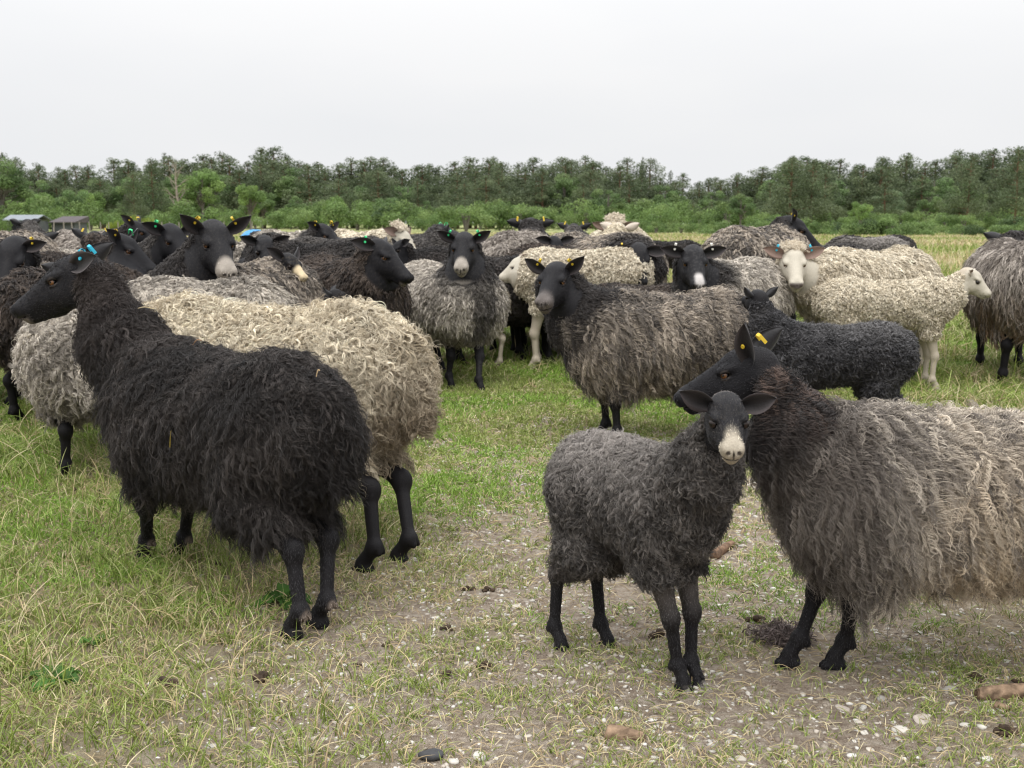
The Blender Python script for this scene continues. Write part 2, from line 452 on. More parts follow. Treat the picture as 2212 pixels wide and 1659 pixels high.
HEADS = {}
def build_sheep(spec):
    g = spec.get
    rng = np.random.default_rng(g('seed', 1))
    lamb = g('kind') == 'lamb'
    s = g('s', 1.0)
    if 'feet' not in spec and g('pos')[1] < 860: s *= 1.06
    hd = R(g('hd', 0))
    if 'feet' in spec:      # fl, fr, hl, hr ground pixels (left/right of the animal)
        fw = [ground(*p) for p in spec['feet']]
        c = sum(fw) / 4; fm = (fw[0] + fw[1]) / 2; hm = (fw[2] + fw[3]) / 2
        if 'hd' not in spec: hd = math.atan2(fm[1] - hm[1], fm[0] - hm[0])
    else:
        fw = None; c = ground(*g('pos'))
    if g('shift'): c = c + np.array([g('shift')[0], g('shift')[1], 0]); 
    base = np.array([c[0], c[1], float(terrain(c[0], c[1])) - .008])
    ch, sh = math.cos(hd), math.sin(hd)
    def loc(w):            # world -> unit local
        d = np.asarray(w, float) - base
        return np.array([d[0] * ch + d[1] * sh, -d[0] * sh + d[1] * ch, d[2]]) / s
    dist = base[1]
    ln = g('len', 1.0); fat = g('fat', 1.0)
    S = Sheep(); pr = S.prims = []
    A = lambda p, k=.05, op=1, zone='s': pr.append((p, k, op, zone))
    top = g('top', 0)      # lifts or lowers the back line
    # ---- trunk
    if lamb:
        ry, rz, zc = .150 * fat, .148, .622
        A(('el', (.21 * ln, 0, zc - .018), (.20, ry * .98, rz * 1.05), None), .08, 1, 'w')
        A(('el', (0, 0, zc - .01), (.30 * ln, ry * 1.06, rz), None), .10, 1, 'w')
        A(('el', (-.23 * ln, 0, zc + .005), (.20, ry * 1.02, rz * 1.05), None), .08, 1, 'w')
    else:
        dp = g('deep', 1.0); ry, rz, zc = .215 * fat, .225 * dp, .535 + .225 * (1 - dp)
        A(('el', (.25 * ln, 0, zc - .005), (.23, ry * .95, rz * 1.06), None), .08, 1, 'w')
        A(('el', (0, 0, zc - .015 + top), (.34 * ln, ry * 1.08, rz * 1.0), None), .10, 1, 'w')
        A(('el', (-.29 * ln, 0, zc + .0), (.235, ry, rz * 1.04), None), .08, 1, 'w')
    # ---- head placement
    hs = g('hs', .80 if lamb else 1.0)
    hy = R(g('hyaw', math.degrees(hd))) - hd; hp = R(g('hpitch', 35))
    Hx = rot_axes(hy, hp, R(g('hroll', 0)))
    if g('head'):
        fd = g('fd', .52 if lamb else .56) * s
        Y = base[1] + sh * fd + g('hdy', 0)
        H = loc(at(g('head')[0], g('head')[1], Y))
    else:
        H = np.array(g('hloc', (.60, 0, .93)))
    S.H, S.Hx, S.hs = H, Hx, hs
    nb = np.array([(.27 if lamb else .30) * ln, 0, zc + (.02 if lamb else .035)])
    back = H - Hx[:, 0] * .03 * hs - Hx[:, 2] * .045 * hs
    mid = nb * .45 + back * .55 + np.array([.02, 0, -.03])
    nr = (.115 if lamb else .150) * g('neckr', 1)
    A(('rc', nb, mid, nr, nr * .80, 1), .09, 1, 'w')
    A(('rc', mid, back, nr * .76, (.062 if lamb else .082) * hs * g('neckr', 1), 1), .07, 1, 'w')
    # ---- head (head frame: +x nose, +z crown)
    def hw(p): return H + (Hx @ (np.asarray(p, float) * hs))
    def hel(c_, r_, k, op=1, z='s'): A(('el', hw(c_), np.array(r_) * hs, Hx), k * hs, op, z)
    def hrc(a, b, ra, rb, k, op=1): A(('rc', hw(a), hw(b), ra * hs, rb * hs, 1), k * hs, op, 's')
    fl = .86 if lamb else 1.0              # face length
    hel((.0, 0, .0), (.085, .060, .070), .02)
    hrc((.0, 0, -.035), (.10 * fl, 0, -.055), .058, .038, .03)
    hrc((.045, 0, .018), (.20 * fl, 0, -.025), .043, .026, .03)
    hrc((.08 * fl, 0, -.03), (.195 * fl, 0, -.045), .042, .032, .03)
    hel((.208 * fl, 0, -.036), (.040, .035, .032), .015)
    hrc((.10 * fl, 0, -.075), (.200 * fl, 0, -.073), .024, .017, .02)
    for sg in (-1, 1):
        hel((.062, .043 * sg, .022), (.034, .020, .016), .012)
        hel((.075, .050 * sg, .006), (.018, .014, .012), .008, -1)
        hel((.05, .034 * sg, -.045), (.055, .026, .045), .02)
        hel((.070, (.047 if lamb else .050) * sg, .0185 if lamb else .0175), (.024, .0105, .0055), .006)
        hel((.070, .050 * sg, -.0035), (.020, .008, .004), .005)
        hel((.247 * fl, .017 * sg, -.030), (.014, .0055, .008), .004, -1)
        hel((.226 * fl, .022 * sg, -.026), (.020, .013, .017), .008)
    hel((.238 * fl, 0, -.060), (.040, .05, .0030), .003, -1)
    hel((.250 * fl, 0, -.040), (.010, .0022, .016), .003, -1)
    # ---- legs
    feet = []
    off = g('stance', (0, 0, 0, 0))
    for i, (fx, sy_) in enumerate(((.27, 1), (.27, -1), (-.33, 1), (-.33, -1))):
        yw = (.080 if lamb else .105) * sy_
        if fw is not None:
            q = loc(fw[i]); foot = np.array([q[0], q[1], 0.0])
        else: foot = np.array([fx * ln + off[i], yw, 0.0])
        feet.append(foot)
        lt = (.86 if lamb else .86) * g('legr', 1)
        if i < 2:
            shd = np.array([.24 * ln, yw * .95, zc - .03])
            d = foot - shd
            elb = shd + d * .30 + np.array([-.015, 0, 0]); kn = shd + d * .58 + np.array([.012, 0, 0])
            fet = foot + np.array([-.012, 0, .085])
            A(('rc', shd, elb, .085 * lt, .060 * lt, 1), .06, 1, 'w')
            A(('rc', elb, kn, .050 * lt, .030 * lt, 1), .04, 1, 's')
            A(('el', kn + np.array([.004, 0, 0]), (.031 * lt, .030 * lt, .040 * lt), None), .016, 1, 's')
            A(('rc', kn, fet, .026 * lt, .0205 * lt, 1), .02, 1, 's')
        else:
            hip = np.array([-.27 * ln, yw * .85, zc - .02])
            d = foot - hip
            sti = hip + d * .30 + np.array([.06, .01 * sy_, 0]); hk = hip + d * .55 + np.array([-.065, 0, .0])
            fet = foot + np.array([-.020, 0, .085])
            A(('rc', hip, sti, .12 * fat, .080 * lt, 1), .06, 1, 'w')
            A(('rc', sti, hk + (sti - hk) * .45, .070 * lt, .046 * lt, 1), .05, 1, 'w')
            A(('rc', sti, hk, .062 * lt, .030 * lt, 1), .04, 1, 's')
            A(('el', hk + np.array([-.008, 0, .008]), (.027 * lt, .023 * lt, .034 * lt), None), .03, 1, 's')
            A(('rc', hk, fet, .026 * lt, .0215 * lt, 1), .02, 1, 's')
        A(('el', fet, (.031 * lt, .030 * lt, .030 * lt), None), .012, 1, 's')
        A(('rc', fet, foot + np.array([.022, 0, .032]), .024 * lt, .025 * lt, 1), .012, 1, 's')
        A(('rc', foot + np.array([.01, 0, .012]), foot + np.array([.042, 0, .006]), .030 * lt, .023 * lt, 1), .010, 1, 's')
        A(('el', foot + np.array([.070, 0, .0]), (.052, .0050, .055), None), .004, -1, 's')
        for q in (-1, 1):
            A(('el', fet + np.array([-.021, .012 * q, -.014]), (.009, .007, .010), None), .008, 1, 's')
    S.feet = feet
    # tail
    if lamb: A(('rc', (-.23 * ln - .175, 0, zc + .08), (-.23 * ln - .19, 0, zc - .06), .022, .014, 1), .05, 1, 'w')
    else: A(('rc', (-.29 * ln - .195, 0, zc + .10), (-.29 * ln - .235, 0, zc - .10), .032, .022, 1), .05, 1, 'w')

    vox = g('vox', max(.0065, dist * .00135)) / s
    S.ready()
    pts = np.array([H, hw((.27, 0, -.05)), hw((.27, 0, .05)), hw((0, 0, .12)), [-.62 * ln - .05, -.30 * fat, 0], [.55 * ln, .30 * fat, .80]] + feet)
    lo = pts.min(0) - .09; hi = pts.max(0) + .09; lo[2] = -.03
    wv = g('lump', .010 if not lamb else .006)
    def sd(P):
        return S.sdf(P)
    fine = g('fine', None)
    if fine:
        pl = H - Hx[:, 0] * .04 * hs - Hx[:, 2] * .05 * hs; axn = hw((.13, 0, -.01)) - pl; axn /= np.linalg.norm(axn)
        hc = hw((.085, 0, -.01)); hr = .19 * hs
        def inhead(P, e): return (((P - pl) @ axn) > -e) & (np.linalg.norm(P - hc, axis=1) < hr + e)
        V1, N1, Q1 = surface(sd, lo, hi, vox, lambda P: ~inhead(P, -.004))
        V2, N2, Q2 = surface(sd, hc - hr - .03, hc + hr + .03, fine / s, lambda P: inhead(P, .004))
        # keep only head-side faces that belong to the head volume
        V = np.concatenate([V1, V2]); N = np.concatenate([N1, N2]); Q = np.concatenate([Q1, Q2 + len(V1)])
    else:
        V, N, Q = surface(sd, lo, hi, vox)
    dw, ds = S.zones(V)
    U = ((V - H) @ Hx) / hs
    wool = smooth(.012, -.012, dw - ds)
    hz = np.linalg.norm(U / np.array([1.25, 1, 1]), axis=1)
    crown = g('crown', -.005)        # wool reaches this far forward over the poll
    onhead = smooth(.155, .13, np.linalg.norm((U - np.array([.085, 0, -.02])) * np.where(U[:, :1] > .085, np.array([.72, 1, 1]), 1.0), axis=1))
    onhead = onhead * smooth(-.045, -.015, U[:, 0] + .25 * U[:, 2] + .006 * np.sin(U[:, 1] * 90))
    wool = wool * (1 - onhead * smooth(crown - .02, crown + .02, U[:, 0]))
    if g('crown', -.03) > 0:
        wool = np.maximum(wool, onhead * smooth(crown + .015, crown - .015, U[:, 0]) * smooth(.0, .03, U[:, 2]))
    seg = (nb + np.array([.04, 0, .03]), back)
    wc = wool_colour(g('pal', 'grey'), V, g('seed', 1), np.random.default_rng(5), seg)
    dk = face_colour(g('face', 'black'), U, rng)
    legc = np.array({'white': (.44, .38, .30)}.get(g('legs', g('face')), (.012, .011, .012)))
    sk = np.broadcast_to(legc, V.shape).copy()
    if g('legfuzz'):                   # brownish-grey upper shank of the lambs
        sk = lerp(sk, np.broadcast_to((.11, .095, .085), sk.shape), smooth(.20, .40, V[:, 2]) * .8)
        sk = lerp(sk, np.broadcast_to((.30, .27, .24), sk.shape), smooth(.035, .018, V[:, 2]) * smooth(.0, .5, pnoise(V, .05, 2)) * .8)
    if g('dew'):
        for f_ in feet:
            dd = np.linalg.norm(V - (f_ + np.array([-.05, 0, .073])), axis=1)
            sk = lerp(sk, np.broadcast_to((.17, .135, .11), sk.shape), smooth(.026, .014, dd) * .8)
    skin = lerp(sk, dk, onhead)
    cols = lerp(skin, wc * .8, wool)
    # lumpy fleece under the locks
    lump = pnoise(V, .030 if lamb else .045, g('seed', 1) + .5)
    V = V + N * (wool * lump * wv)[:, None]
    root = empty(g('kind') == 'lamb' and 'lamb' or 'sheep', base, hd)
    tag(root, g('label'), g('kind') == 'lamb' and 'lamb' or 'sheep', 'flock of sheep in the meadow')
    body = obj('body', mesh_from('body', V * s, Q, M_body, cols=cols), root)
    # ---- fleece
    tri = V[Q]; 
    ar = np.linalg.norm(np.cross(tri[:, 2] - tri[:, 0], tri[:, 3] - tri[:, 1]), axis=1) * .5
    wf = wool[Q].mean(1)
    fw_ = np.where(wf > .35, wf, 0)
    fn = N[Q[:, 0]]
    camd = np.array([-base[0], -base[1], CAM_H]); camd /= np.linalg.norm(camd)
    cl = np.array([camd[0] * ch + camd[1] * sh, -camd[0] * sh + camd[1] * ch, camd[2]])
    vis = np.where((fn @ cl) > -.25, 1.0, .22)
    prob = ar * fw_ * vis
    st = g('style', 'short')
    px = dist / 1111.0
    near = dist < 5.0
    SETT = dict(
        long=dict(L=.095, curl=.0050, freq=3.6, lift=.26, droop=.42, gz=1.0, rw=.35, per=6, jit=.0045),
        frizz=dict(L=.058, curl=.0050, freq=2.8, lift=.34, droop=.38, gz=.85, rw=.75, per=6, jit=.0060, fill=.6),
        rings=dict(L=.060, curl=.0074, freq=2.4, lift=.38, droop=.24, gz=.75, rw=.7, per=6, jit=.0036, fill=.45),
        curls=dict(L=.025, curl=.0048, freq=1.5, lift=.60, droop=.15, gz=.8, rw=.8, per=6, jit=.0032, fill=.4),
        mid=dict(L=.046, curl=.0045, freq=1.6, lift=.42, droop=.30, gz=.9, rw=.6, per=5, jit=.006),
        short=dict(L=.026, curl=.0036, freq=1.1, lift=.55, droop=.15, gz=.8, rw=.9, per=5, jit=.005))[st]
    S0 = dict(SETT); S0.update(g('st', {}))
    nl = int(1.3 * g('locks', int(np.clip(19000 * (3.2 / dist) ** 1.2, 2000, 16000))))
    cdf = np.cumsum(prob); cdf /= cdf[-1]
    fi = np.searchsorted(cdf, rng.random(nl))
    a, b = rng.random((2, nl, 1))
    q = tri[fi]; roots = (q[:, 0] * (1 - a) + q[:, 1] * a) * (1 - b) + (q[:, 3] * (1 - a) + q[:, 2] * a) * b
    nn = N[Q[fi]].mean(1); nn /= np.linalg.norm(nn, axis=1)[:, None]
    nn = nn + rng.normal(0, .16, nn.shape); nn /= np.linalg.norm(nn, axis=1)[:, None]
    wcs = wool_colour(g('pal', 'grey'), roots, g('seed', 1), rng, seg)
    # shorter towards face and lower legs
    hn = np.linalg.norm((roots - H) / hs, axis=1)
    lf = .45 + .55 * smooth(.10, .30, hn)
    lf *= .40 + .60 * smooth(.22, .34, roots[:, 2])
    if st in ('long', 'frizz') and not lamb: lf *= 1 + g('skirt', .22) * smooth(.44, .32, roots[:, 2]) * (.6 + .8 * (pnoise(roots, .05, 21) > .1))
    Lr = S0['L'] * lf * (1 + .18 * pnoise(roots, .09, 9)) / 1.0
    order = np.argsort(-Lr)
    npt = g('npt', 18 if dist < 4.4 else (12 if dist < 6.5 else 7))
    if dist > 7: S0['per'] = 4
    rad = max(.00070, px * .26)
    tt = np.linspace(0, 1, npt)
    PS, CS, RS = [], [], []
    def layer(idx, per, jit, coh, Lk, curlk, shade, vlo, vhi, rk):
        P = strands(rng, roots[idx], nn[idx], S0['gz'], S0, Lr[idx] / s * g('Ls', 1) * Lk, npt, S0['curl'] * curlk / s, S0['freq'], np.array([-.25, 0, 0]), per, jit / s, S0['rw'], px, coh, S0.get('tuft', .5))
        P[:, :, 2] = np.maximum(P[:, :, 2], .02)
        PS.append(P); CS.append(np.repeat(wcs[idx] * rng.uniform(vlo, vhi, (len(idx), 1)), per, 0) * rng.uniform(.88, 1.13, (len(P), 1)))
        RS.append(rad * rk * (1 - .65 * tt ** 2)[None] * rng.uniform(.75, 1.2, (len(P), 1)))
    if dist < 6.6 and st in ('rings', 'long', 'frizz', 'curls'):
        k1 = int(nl * S0.get('fill', .5)); al = np.arange(nl)
        layer(al[:k1], S0['per'] + 1, S0['jit'] * 1.7, .5, .8, .8, 1, .8, 1.15, 1.0)
        layer(al[k1:], S0['per'] + 2, S0['jit'] * .5, .12, 1.08, 1.1, 1, .76, 1.28, 1.0)
        layer(rng.choice(nl, int(nl * .16), replace=False), 2, S0['jit'] * 3, .9, 1.15, 2.2, 1, .9, 1.4, .6)
    else:
        layer(np.arange(nl), S0['per'], S0['jit'], .35, 1.0, 1.0, 1, .78, 1.25, 1.0)
    P = np.concatenate(PS)
    if g('keep_roots'):
        W = roots * s; FLEECE_ROOTS.append(np.stack([W[:, 0] * ch - W[:, 1] * sh, W[:, 0] * sh + W[:, 1] * ch, W[:, 2]], 1) + base)
    curves_obj('fleece', P * s, np.concatenate(RS), np.concatenate(CS), M_wool, root)
    # ---- loose wool on top of the head
    if g('tuft'):
        n = 260
        th = rng.uniform(-1, 1, (n, 2))
        rr = np.stack([-.040 + th[:, 0] * .035, th[:, 1] * .05, .062 - .02 * th[:, 1] ** 2], 1)
        rt = H + (rr * hs) @ Hx.T; nt_ = np.broadcast_to(Hx[:, 2] * .9 + Hx[:, 0] * .3, rt.shape) + rng.normal(0, .3, rt.shape)
        nt_ /= np.linalg.norm(nt_, axis=1)[:, None]
        P = strands(rng, rt, nt_, .3, dict(lift=1.0, droop=.1), np.full(n, .026), 7, .007, 1.5, np.zeros(3), 4, .006, 1.0, px)
        curves_obj('forelock', P * s, rad * (1 - .6 * np.linspace(0, 1, 7)), np.broadcast_to((.68, .6, .48), (n * 4, 3)) * rng.uniform(.8, 1.15, (n * 4, 1)), M_wool, root)
    # ---- short coat on head and legs of the nearest animals
    if g('coat'):
        wfc = np.where(wf < .5, 1 - wf, 0) * vis * ar
        cdf = np.cumsum(wfc); cdf /= cdf[-1]; n = g('coat')
        fi = np.searchsorted(cdf, rng.random(n)); a, b = rng.random((2, n, 1)); q = tri[fi]
        rt = (q[:, 0] * (1 - a) + q[:, 1] * a) * (1 - b) + (q[:, 3] * (1 - a) + q[:, 2] * a) * b
        nn = N[Q[fi, 0]]
        Ur = ((rt - H) @ Hx) / hs; oh = np.linalg.norm(Ur - np.array([.085, 0, -.02]), axis=1) < .15
        cb = np.where(oh[:, None], -Hx[:, 0][None], np.array([[0, 0, -1.0]]))
        ok = ~(oh & (Ur[:, 0] > .21 * fl)) & ~(oh & (np.linalg.norm(np.abs(Ur) - np.array([.072, .055, .008]), axis=1) < .019))
        rt, nn, cb, fi = rt[ok], nn[ok], cb[ok], fi[ok]
        cb = cb - (cb * nn).sum(1)[:, None] * nn
        t3 = np.array([0, .5, 1.0])[None, :, None]; Lc = rng.uniform(.005, .010, (len(rt), 1, 1))
        P = rt[:, None] - nn[:, None] * .001 + nn[:, None] * Lc * .35 * (t3 - .3 * t3 ** 2) + (cb + rng.normal(0, .15, cb.shape))[:, None] * Lc * t3
        cc = cols[Q[fi, 0]] * rng.uniform(.8, 2.8, (len(rt), 1)) + rng.uniform(0, .012, (len(rt), 1))  # wide lighter tint range paints a sheen into the hairs
        curves_obj('short_coat', P * s, np.array([.00055, .0005, .00015]) * np.ones((len(P), 1)), cc, M_wool, root)
    # ---- eyes
    if dist < 13:
        for sg in (-1, 1):
            c_ = hw((.080, .0475 * sg, .0035) if lamb else (.074, .0455 * sg, .0075)); r_ = (.0165 if lamb else .0130) * hs
            EV, EF, EM = [], [], []
            nu, nv = 12, 10
            outv = Hx[:, 1] * sg * (.72 if lamb else .86) + Hx[:, 0] * (.66 if lamb else .42) + Hx[:, 2] * .1; outv /= np.linalg.norm(outv)
            hz_ = np.cross(Hx[:, 2], outv); hz_ /= np.linalg.norm(hz_); vz = np.cross(outv, hz_)
            for i in range(nv + 1):
                for j in range(nu):
                    ph = math.pi * i / nv * .62; th = 2 * math.pi * j / nu
                    EV.append(c_ + r_ * (outv * math.cos(ph) + math.sin(ph) * (hz_ * math.cos(th) + vz * math.sin(th))))
            for i in range(nv):
                for j in range(nu):
                    EF.append((i * nu + j, i * nu + (j + 1) % nu, (i + 1) * nu + (j + 1) % nu, (i + 1) * nu + j))
                    ph = math.pi * (i + .5) / nv * .62; th = 2 * math.pi * (j + .5) / nu
                    hx_, vx_ = math.sin(ph) * math.cos(th), math.sin(ph) * math.sin(th)
                    EM.append(1 if (abs(vx_) < .22 and abs(hx_) < .45) or math.sin(ph) > .80 else 0)
            obj('eye', mesh_from('eye', np.array(EV) * s, EF, [M_eyedark if lamb else M_eye, M_pupil], midx=EM), root)
    # ---- ears and tags
    tags = g('tags')
    for ei, sg in enumerate((1, -1)):
        ed = g('ears', (-.15, .95, .28)); ed = ed[ei] if isinstance(ed[0], (tuple, list)) else ed
        d = Hx[:, 0] * ed[0] + Hx[:, 1] * ed[1] * sg + Hx[:, 2] * ed[2]; d /= np.linalg.norm(d)
        front = np.array([Hx[0, 0], Hx[1, 0], 0]) * .85 + Hx[:, 1] * sg * g('earside', .5); front -= (front @ d) * d; front /= np.linalg.norm(front)
        wd = np.cross(d, front)
        o_ = hw((-.012, .046 * sg, .026))
        Le = g('ear', .13 if not lamb else .115); We = Le * g('earw', .31)
        nu, nv = 9, 7
        EV, EC = [], []
        inner = {'white': (.26, .18, .145)}.get(g('face'), (.013, .0105, .0105)); outer = {'white': (.46, .40, .33)}.get(g('face'), (.014, .013, .014))
        for side in (0, 1):
            for i in range(nu):
                t = i / (nu - 1)
                w_ = We * (math.sin(math.pi * min(1, (t * .93 + .10)) ** .85) ** .75) * (1 if t < .97 else .35)
                for j in range(nv):
                    v_ = -1 + 2 * j / (nv - 1)
                    cup = .020 * (v_ * v_) * (1 - .75 * t) + .010 * math.sin(t * 2.6)
                    p = o_ + d * (t * Le) + wd * (v_ * w_) * (1 - .25 * (1 - t)) + front * (cup * 1.2 - (.005 * (1 - .8 * abs(v_)) if side else 0) - .004)
                    EV.append(p); EC.append(np.array(inner if not side else outer) * ((.5 + 4.0 * abs(v_) ** 4 + 1.0 * t * t) if (side == 0 and g('face') != 'white') else 1))
        EF = []
        gid = lambda sd_, i, j: sd_ * nu * nv + i * nv + j
        for i in range(nu - 1):
            for j in range(nv - 1):
                EF.append((gid(0, i, j), gid(0, i, j + 1), gid(0, i + 1, j + 1), gid(0, i + 1, j)))
                EF.append((gid(1, i, j), gid(1, i + 1, j), gid(1, i + 1, j + 1), gid(1, i, j + 1)))
            for j in (0, nv - 1): EF.append((gid(0, i, j), gid(0, i + 1, j), gid(1, i + 1, j), gid(1, i, j)))
        for j in range(nv - 1): EF.append((gid(0, nu - 1, j), gid(0, nu - 1, j + 1), gid(1, nu - 1, j + 1), gid(1, nu - 1, j)))
        er = obj('ear', mesh_from('ear', np.array(EV) * s, EF, M_ear, cols=np.array(EC)), root)
        tg = tags[ei] if tags else None
        if tg and tg != '-':
            # a folded strap tag: bar over the edge of the ear with a stud
            tp = o_ + d * Le * .42
            up = wd * (1 if wd[2] > 0 else -1)
            w2 = .0052
            path = [tp + up * We * .25 + front * .010, tp + up * We * .98 + front * .009, tp + up * We * 1.08, tp + up * We * .98 - front * .010, tp + up * We * .25 - front * .012]
            TV, TF = [], []
            for p in path:
                for e in (-1, 1): TV.append(p + d * w2 * e); 
            for p in path:
                for e in (-1, 1): TV.append(p + d * w2 * e + up * .0015 + front * .0018)
            m_ = len(path) * 2
            for i in range(len(path) - 1):
                a0 = i * 2
                TF += [(a0, a0 + 1, a0 + 3, a0 + 2), (a0 + m_, a0 + 2 + m_, a0 + 3 + m_, a0 + 1 + m_), (a0, a0 + 2, a0 + 2 + m_, a0 + m_), (a0 + 1, a0 + 1 + m_, a0 + 3 + m_, a0 + 3)]
            TF += [(0, m_, m_ + 1, 1), (m_ - 2, m_ - 1, 2 * m_ - 1, 2 * m_ - 2)]
            # stud
            b0 = len(TV); cst = tp + up * We * .3 + front * .012
            for k in range(8):
                an = k * math.pi / 4
                TV.append(cst + (d * math.cos(an) + up * math.sin(an)) * .0065)
            for k in range(8):
                an = k * math.pi / 4
                TV.append(cst + (d * math.cos(an) + up * math.sin(an)) * .0055 + front * .004)
            for k in range(8): TF.append((b0 + k, b0 + (k + 1) % 8, b0 + 8 + (k + 1) % 8, b0 + 8 + k))
            TF.append(tuple(b0 + 8 + k for k in range(8)))
            obj('ear_tag', mesh_from('ear_tag', np.array(TV) * s, TF, TAGC[tg], smooth_=False), er)
    return root

SHEEP = []
FLEECE_ROOTS = []
def sheep(**k): SHEEP.append(k)
# ---- nearest animals
sheep(kind='ewe', label='black long-fleeced ewe nearest the camera, head turned left in profile, blue ear tags', feet=[(315, 1212), (395, 1206), (640, 1380), (697, 1356)],
      s=.97, pal='black', face='lip', style='frizz', head=(172, 594), hyaw=184, hpitch=22, hs=1.02, ears=((-.75, .55, .0), (-.95, .55, .35)), tags='bb', seed=11, fine=.0045, vox=.0075, dew=1, coat=14000, fat=.80, neckr=.84, locks=19000, hd=143, len=.92, keep_roots=1, deep=.88, skirt=.25, earside=1.1)
sheep(kind='ewe', label='cream ringleted ewe seen from behind, standing beyond the black ewe', feet=[(330, 1110), (400, 1100), (797, 1232), (872, 1210)], hd=158,
      s=1.09, pal='cream', face='black', legs='black', style='rings', head=(310, 705), hyaw=100, hpitch=26, seed=12, vox=.008, fat=.84, locks=17000, len=1.12, deep=.92)
sheep(kind='lamb', label='curly charcoal lamb with pale muzzle staring at the camera, in front', feet=[(1497, 1474), (1468, 1484), (1305, 1390), (1205, 1396)], hd=-52,
      s=.745, pal='greylamb', face='lamb', legs='black', style='curls', head=(1568, 893), hyaw=267, hpitch=17, hs=.92, ears=((-.05, .94, .20), (-.05, .94, .42)), ear=.108, earw=.36, seed=13, fine=.003, vox=.006, legfuzz=1, coat=12000, locks=17000, crown=-.02, len=.66, neckr=.9, fat=.86, legr=1.0)
sheep(kind='ewe', label='large grey and straw ewe at right edge with dark neck, cut by the frame', feet=[(1815, 1442), (1717, 1440), (2420, 1420), (2400, 1480)], hd=181,
      s=.86, pal='tan', face='black', style='long', head=(1622, 798), hyaw=165, hpitch=17, fd=.50, ears=((-.15, .45, .95), (-.95, .45, .55)), tags='yy', seed=14, fine=.0045, vox=.0075, coat=9000, locks=21000, st=dict(L=.085, rw=.34, curl=.0062, freq=4.4, tuft=.8, jit=.0038, droop=.3), hs=.94, len=1.30, neckr=.72, fat=.95, npt=26, deep=.88, skirt=.3, earside=1.3)
sheep(kind='ewe', label='grey curly-fleeced ewe with black head and yellow tags, centre, facing the camera', pos=(1425, 948), hd=191,
      s=1.0, pal='grey', face='grey', style='long', head=(1202, 600), hyaw=252, hpitch=17, fd=.50, ears=((.0, .75, .65), (-.1, .8, .45)), tags='yy', seed=15, fine=.0055, vox=.009, coat=7000, locks=15000, st=dict(L=.088, rw=.35, curl=.0085, freq=3.2, tuft=.8), hs=1.16, len=1.02, fat=.9, npt=16, deep=.89, skirt=.15)
sheep(kind='lamb', label='dark charcoal curly lamb facing away behind the large grey and straw ewe', pos=(1797, 985), hd=178,
      s=.82, pal='darklamb', face='black', style='curls', head=(1640, 648), hyaw=105, hpitch=-5, seed=16, vox=.009, locks=14000, ears=((-.1, .7, .6), (-.1, .7, .6)), ear=.09, len=1.02, fat=1.1, hs=.85)
sheep(kind='ewe', label='silver-grey ewe with white muzzle and green tags standing alone, facing the camera', feet=[(1036, 848), (972, 842), (955, 806), (895, 800)], hd=302,
      s=1.06, pal='lightgrey', face='muzzle', style='mid', head=(1003, 530), hyaw=267, hpitch=22, fd=.36, ears=((.0, .9, .5), (.0, .9, .5)), tags='gg', seed=17, fine=.0065, coat=4000, hs=1.18, locks=11000, fat=1.28, len=1.05)
# ---- second rank, right
sheep(kind='lamb', label='white lamb in profile looking right, rightmost white animal', pos=(1905, 838), hd=-3,
      s=.88, pal='white', face='white', style='curls', head=(2093, 598), hyaw=-28, hpitch=32, seed=21, locks=9000, ears=(-.1, .9, .3), ear=.085, tags=None, len=1.24, hs=.9, fat=.95, st=dict(L=.024, curl=.0045))
sheep(kind='ewe', label='white ewe with curly forelock and blue tags looking at the camera', pos=(1868, 815), hd=212,
      s=1.12, pal='white', face='white', style='mid', head=(1714, 562), hyaw=262, hpitch=24, seed=22, ears=(-.1, .95, .3), tags='bb', tuft=1, hs=1.05, locks=6500, len=1.02)
sheep(kind='ewe', label='grey ewe with black face and white nose spot looking over the centre ewe', pos=(1578, 850), hd=238,
      s=1.08, pal='lightgrey', face='nose', style='mid', head=(1497, 560), hyaw=270, hpitch=22, seed=23, ears=(-.05, .97, .22), tags='ww', hs=1.1, fd=.45, len=.95)
sheep(kind='ewe', label='brown-grey ewe seen from behind at the right edge of the picture', pos=(2178, 818), hd=78,
      s=1.20, pal='greybrown', face='black', style='long', seed=24, hloc=(.55, -.1, .75), hpitch=50, locks=6000, st=dict(L=.08))
sheep(kind='ewe', label='dark-rumped grey ewe with raised black head in profile, behind the white ewe', pos=(1632, 765), hd=52,
      s=1.24, pal='grey', face='black', style='mid', head=(1708, 490), hyaw=-15, hpitch=30, seed=25, ears=(-.3, .7, .6), tags='yy', top=.01)
sheep(kind='ewe', label='slate grey sheep mostly cut off by the right edge, beyond the brown-grey ewe', pos=(2235, 730), hd=80, s=1.08, pal='dark', face='black', style='mid', seed=26, hloc=(.6, 0, .7))
sheep(kind='ewe', label='sleek black sheep stretching its neck right, alone in the far meadow', pos=(1885, 655), hd=-2, s=1.02, pal='black', face='black', style='short', head=(1968, 546), hyaw=-5, hpitch=25, seed=27, fat=.85, hs=1.0)
sheep(kind='lamb', label='grey lamb standing before the far black sheep', pos=(1865, 668), hd=170, s=.98, pal='greylamb', face='black', style='short', seed=28, hloc=(.5, 0, .60), hpitch=60)
sheep(kind='lamb', label='grey lamb whose back shows just right of the blue-tagged white head', pos=(1770, 700), hd=170, s=.95, pal='dark', face='black', style='short', seed=29, hloc=(.5, 0, .60), hpitch=60)
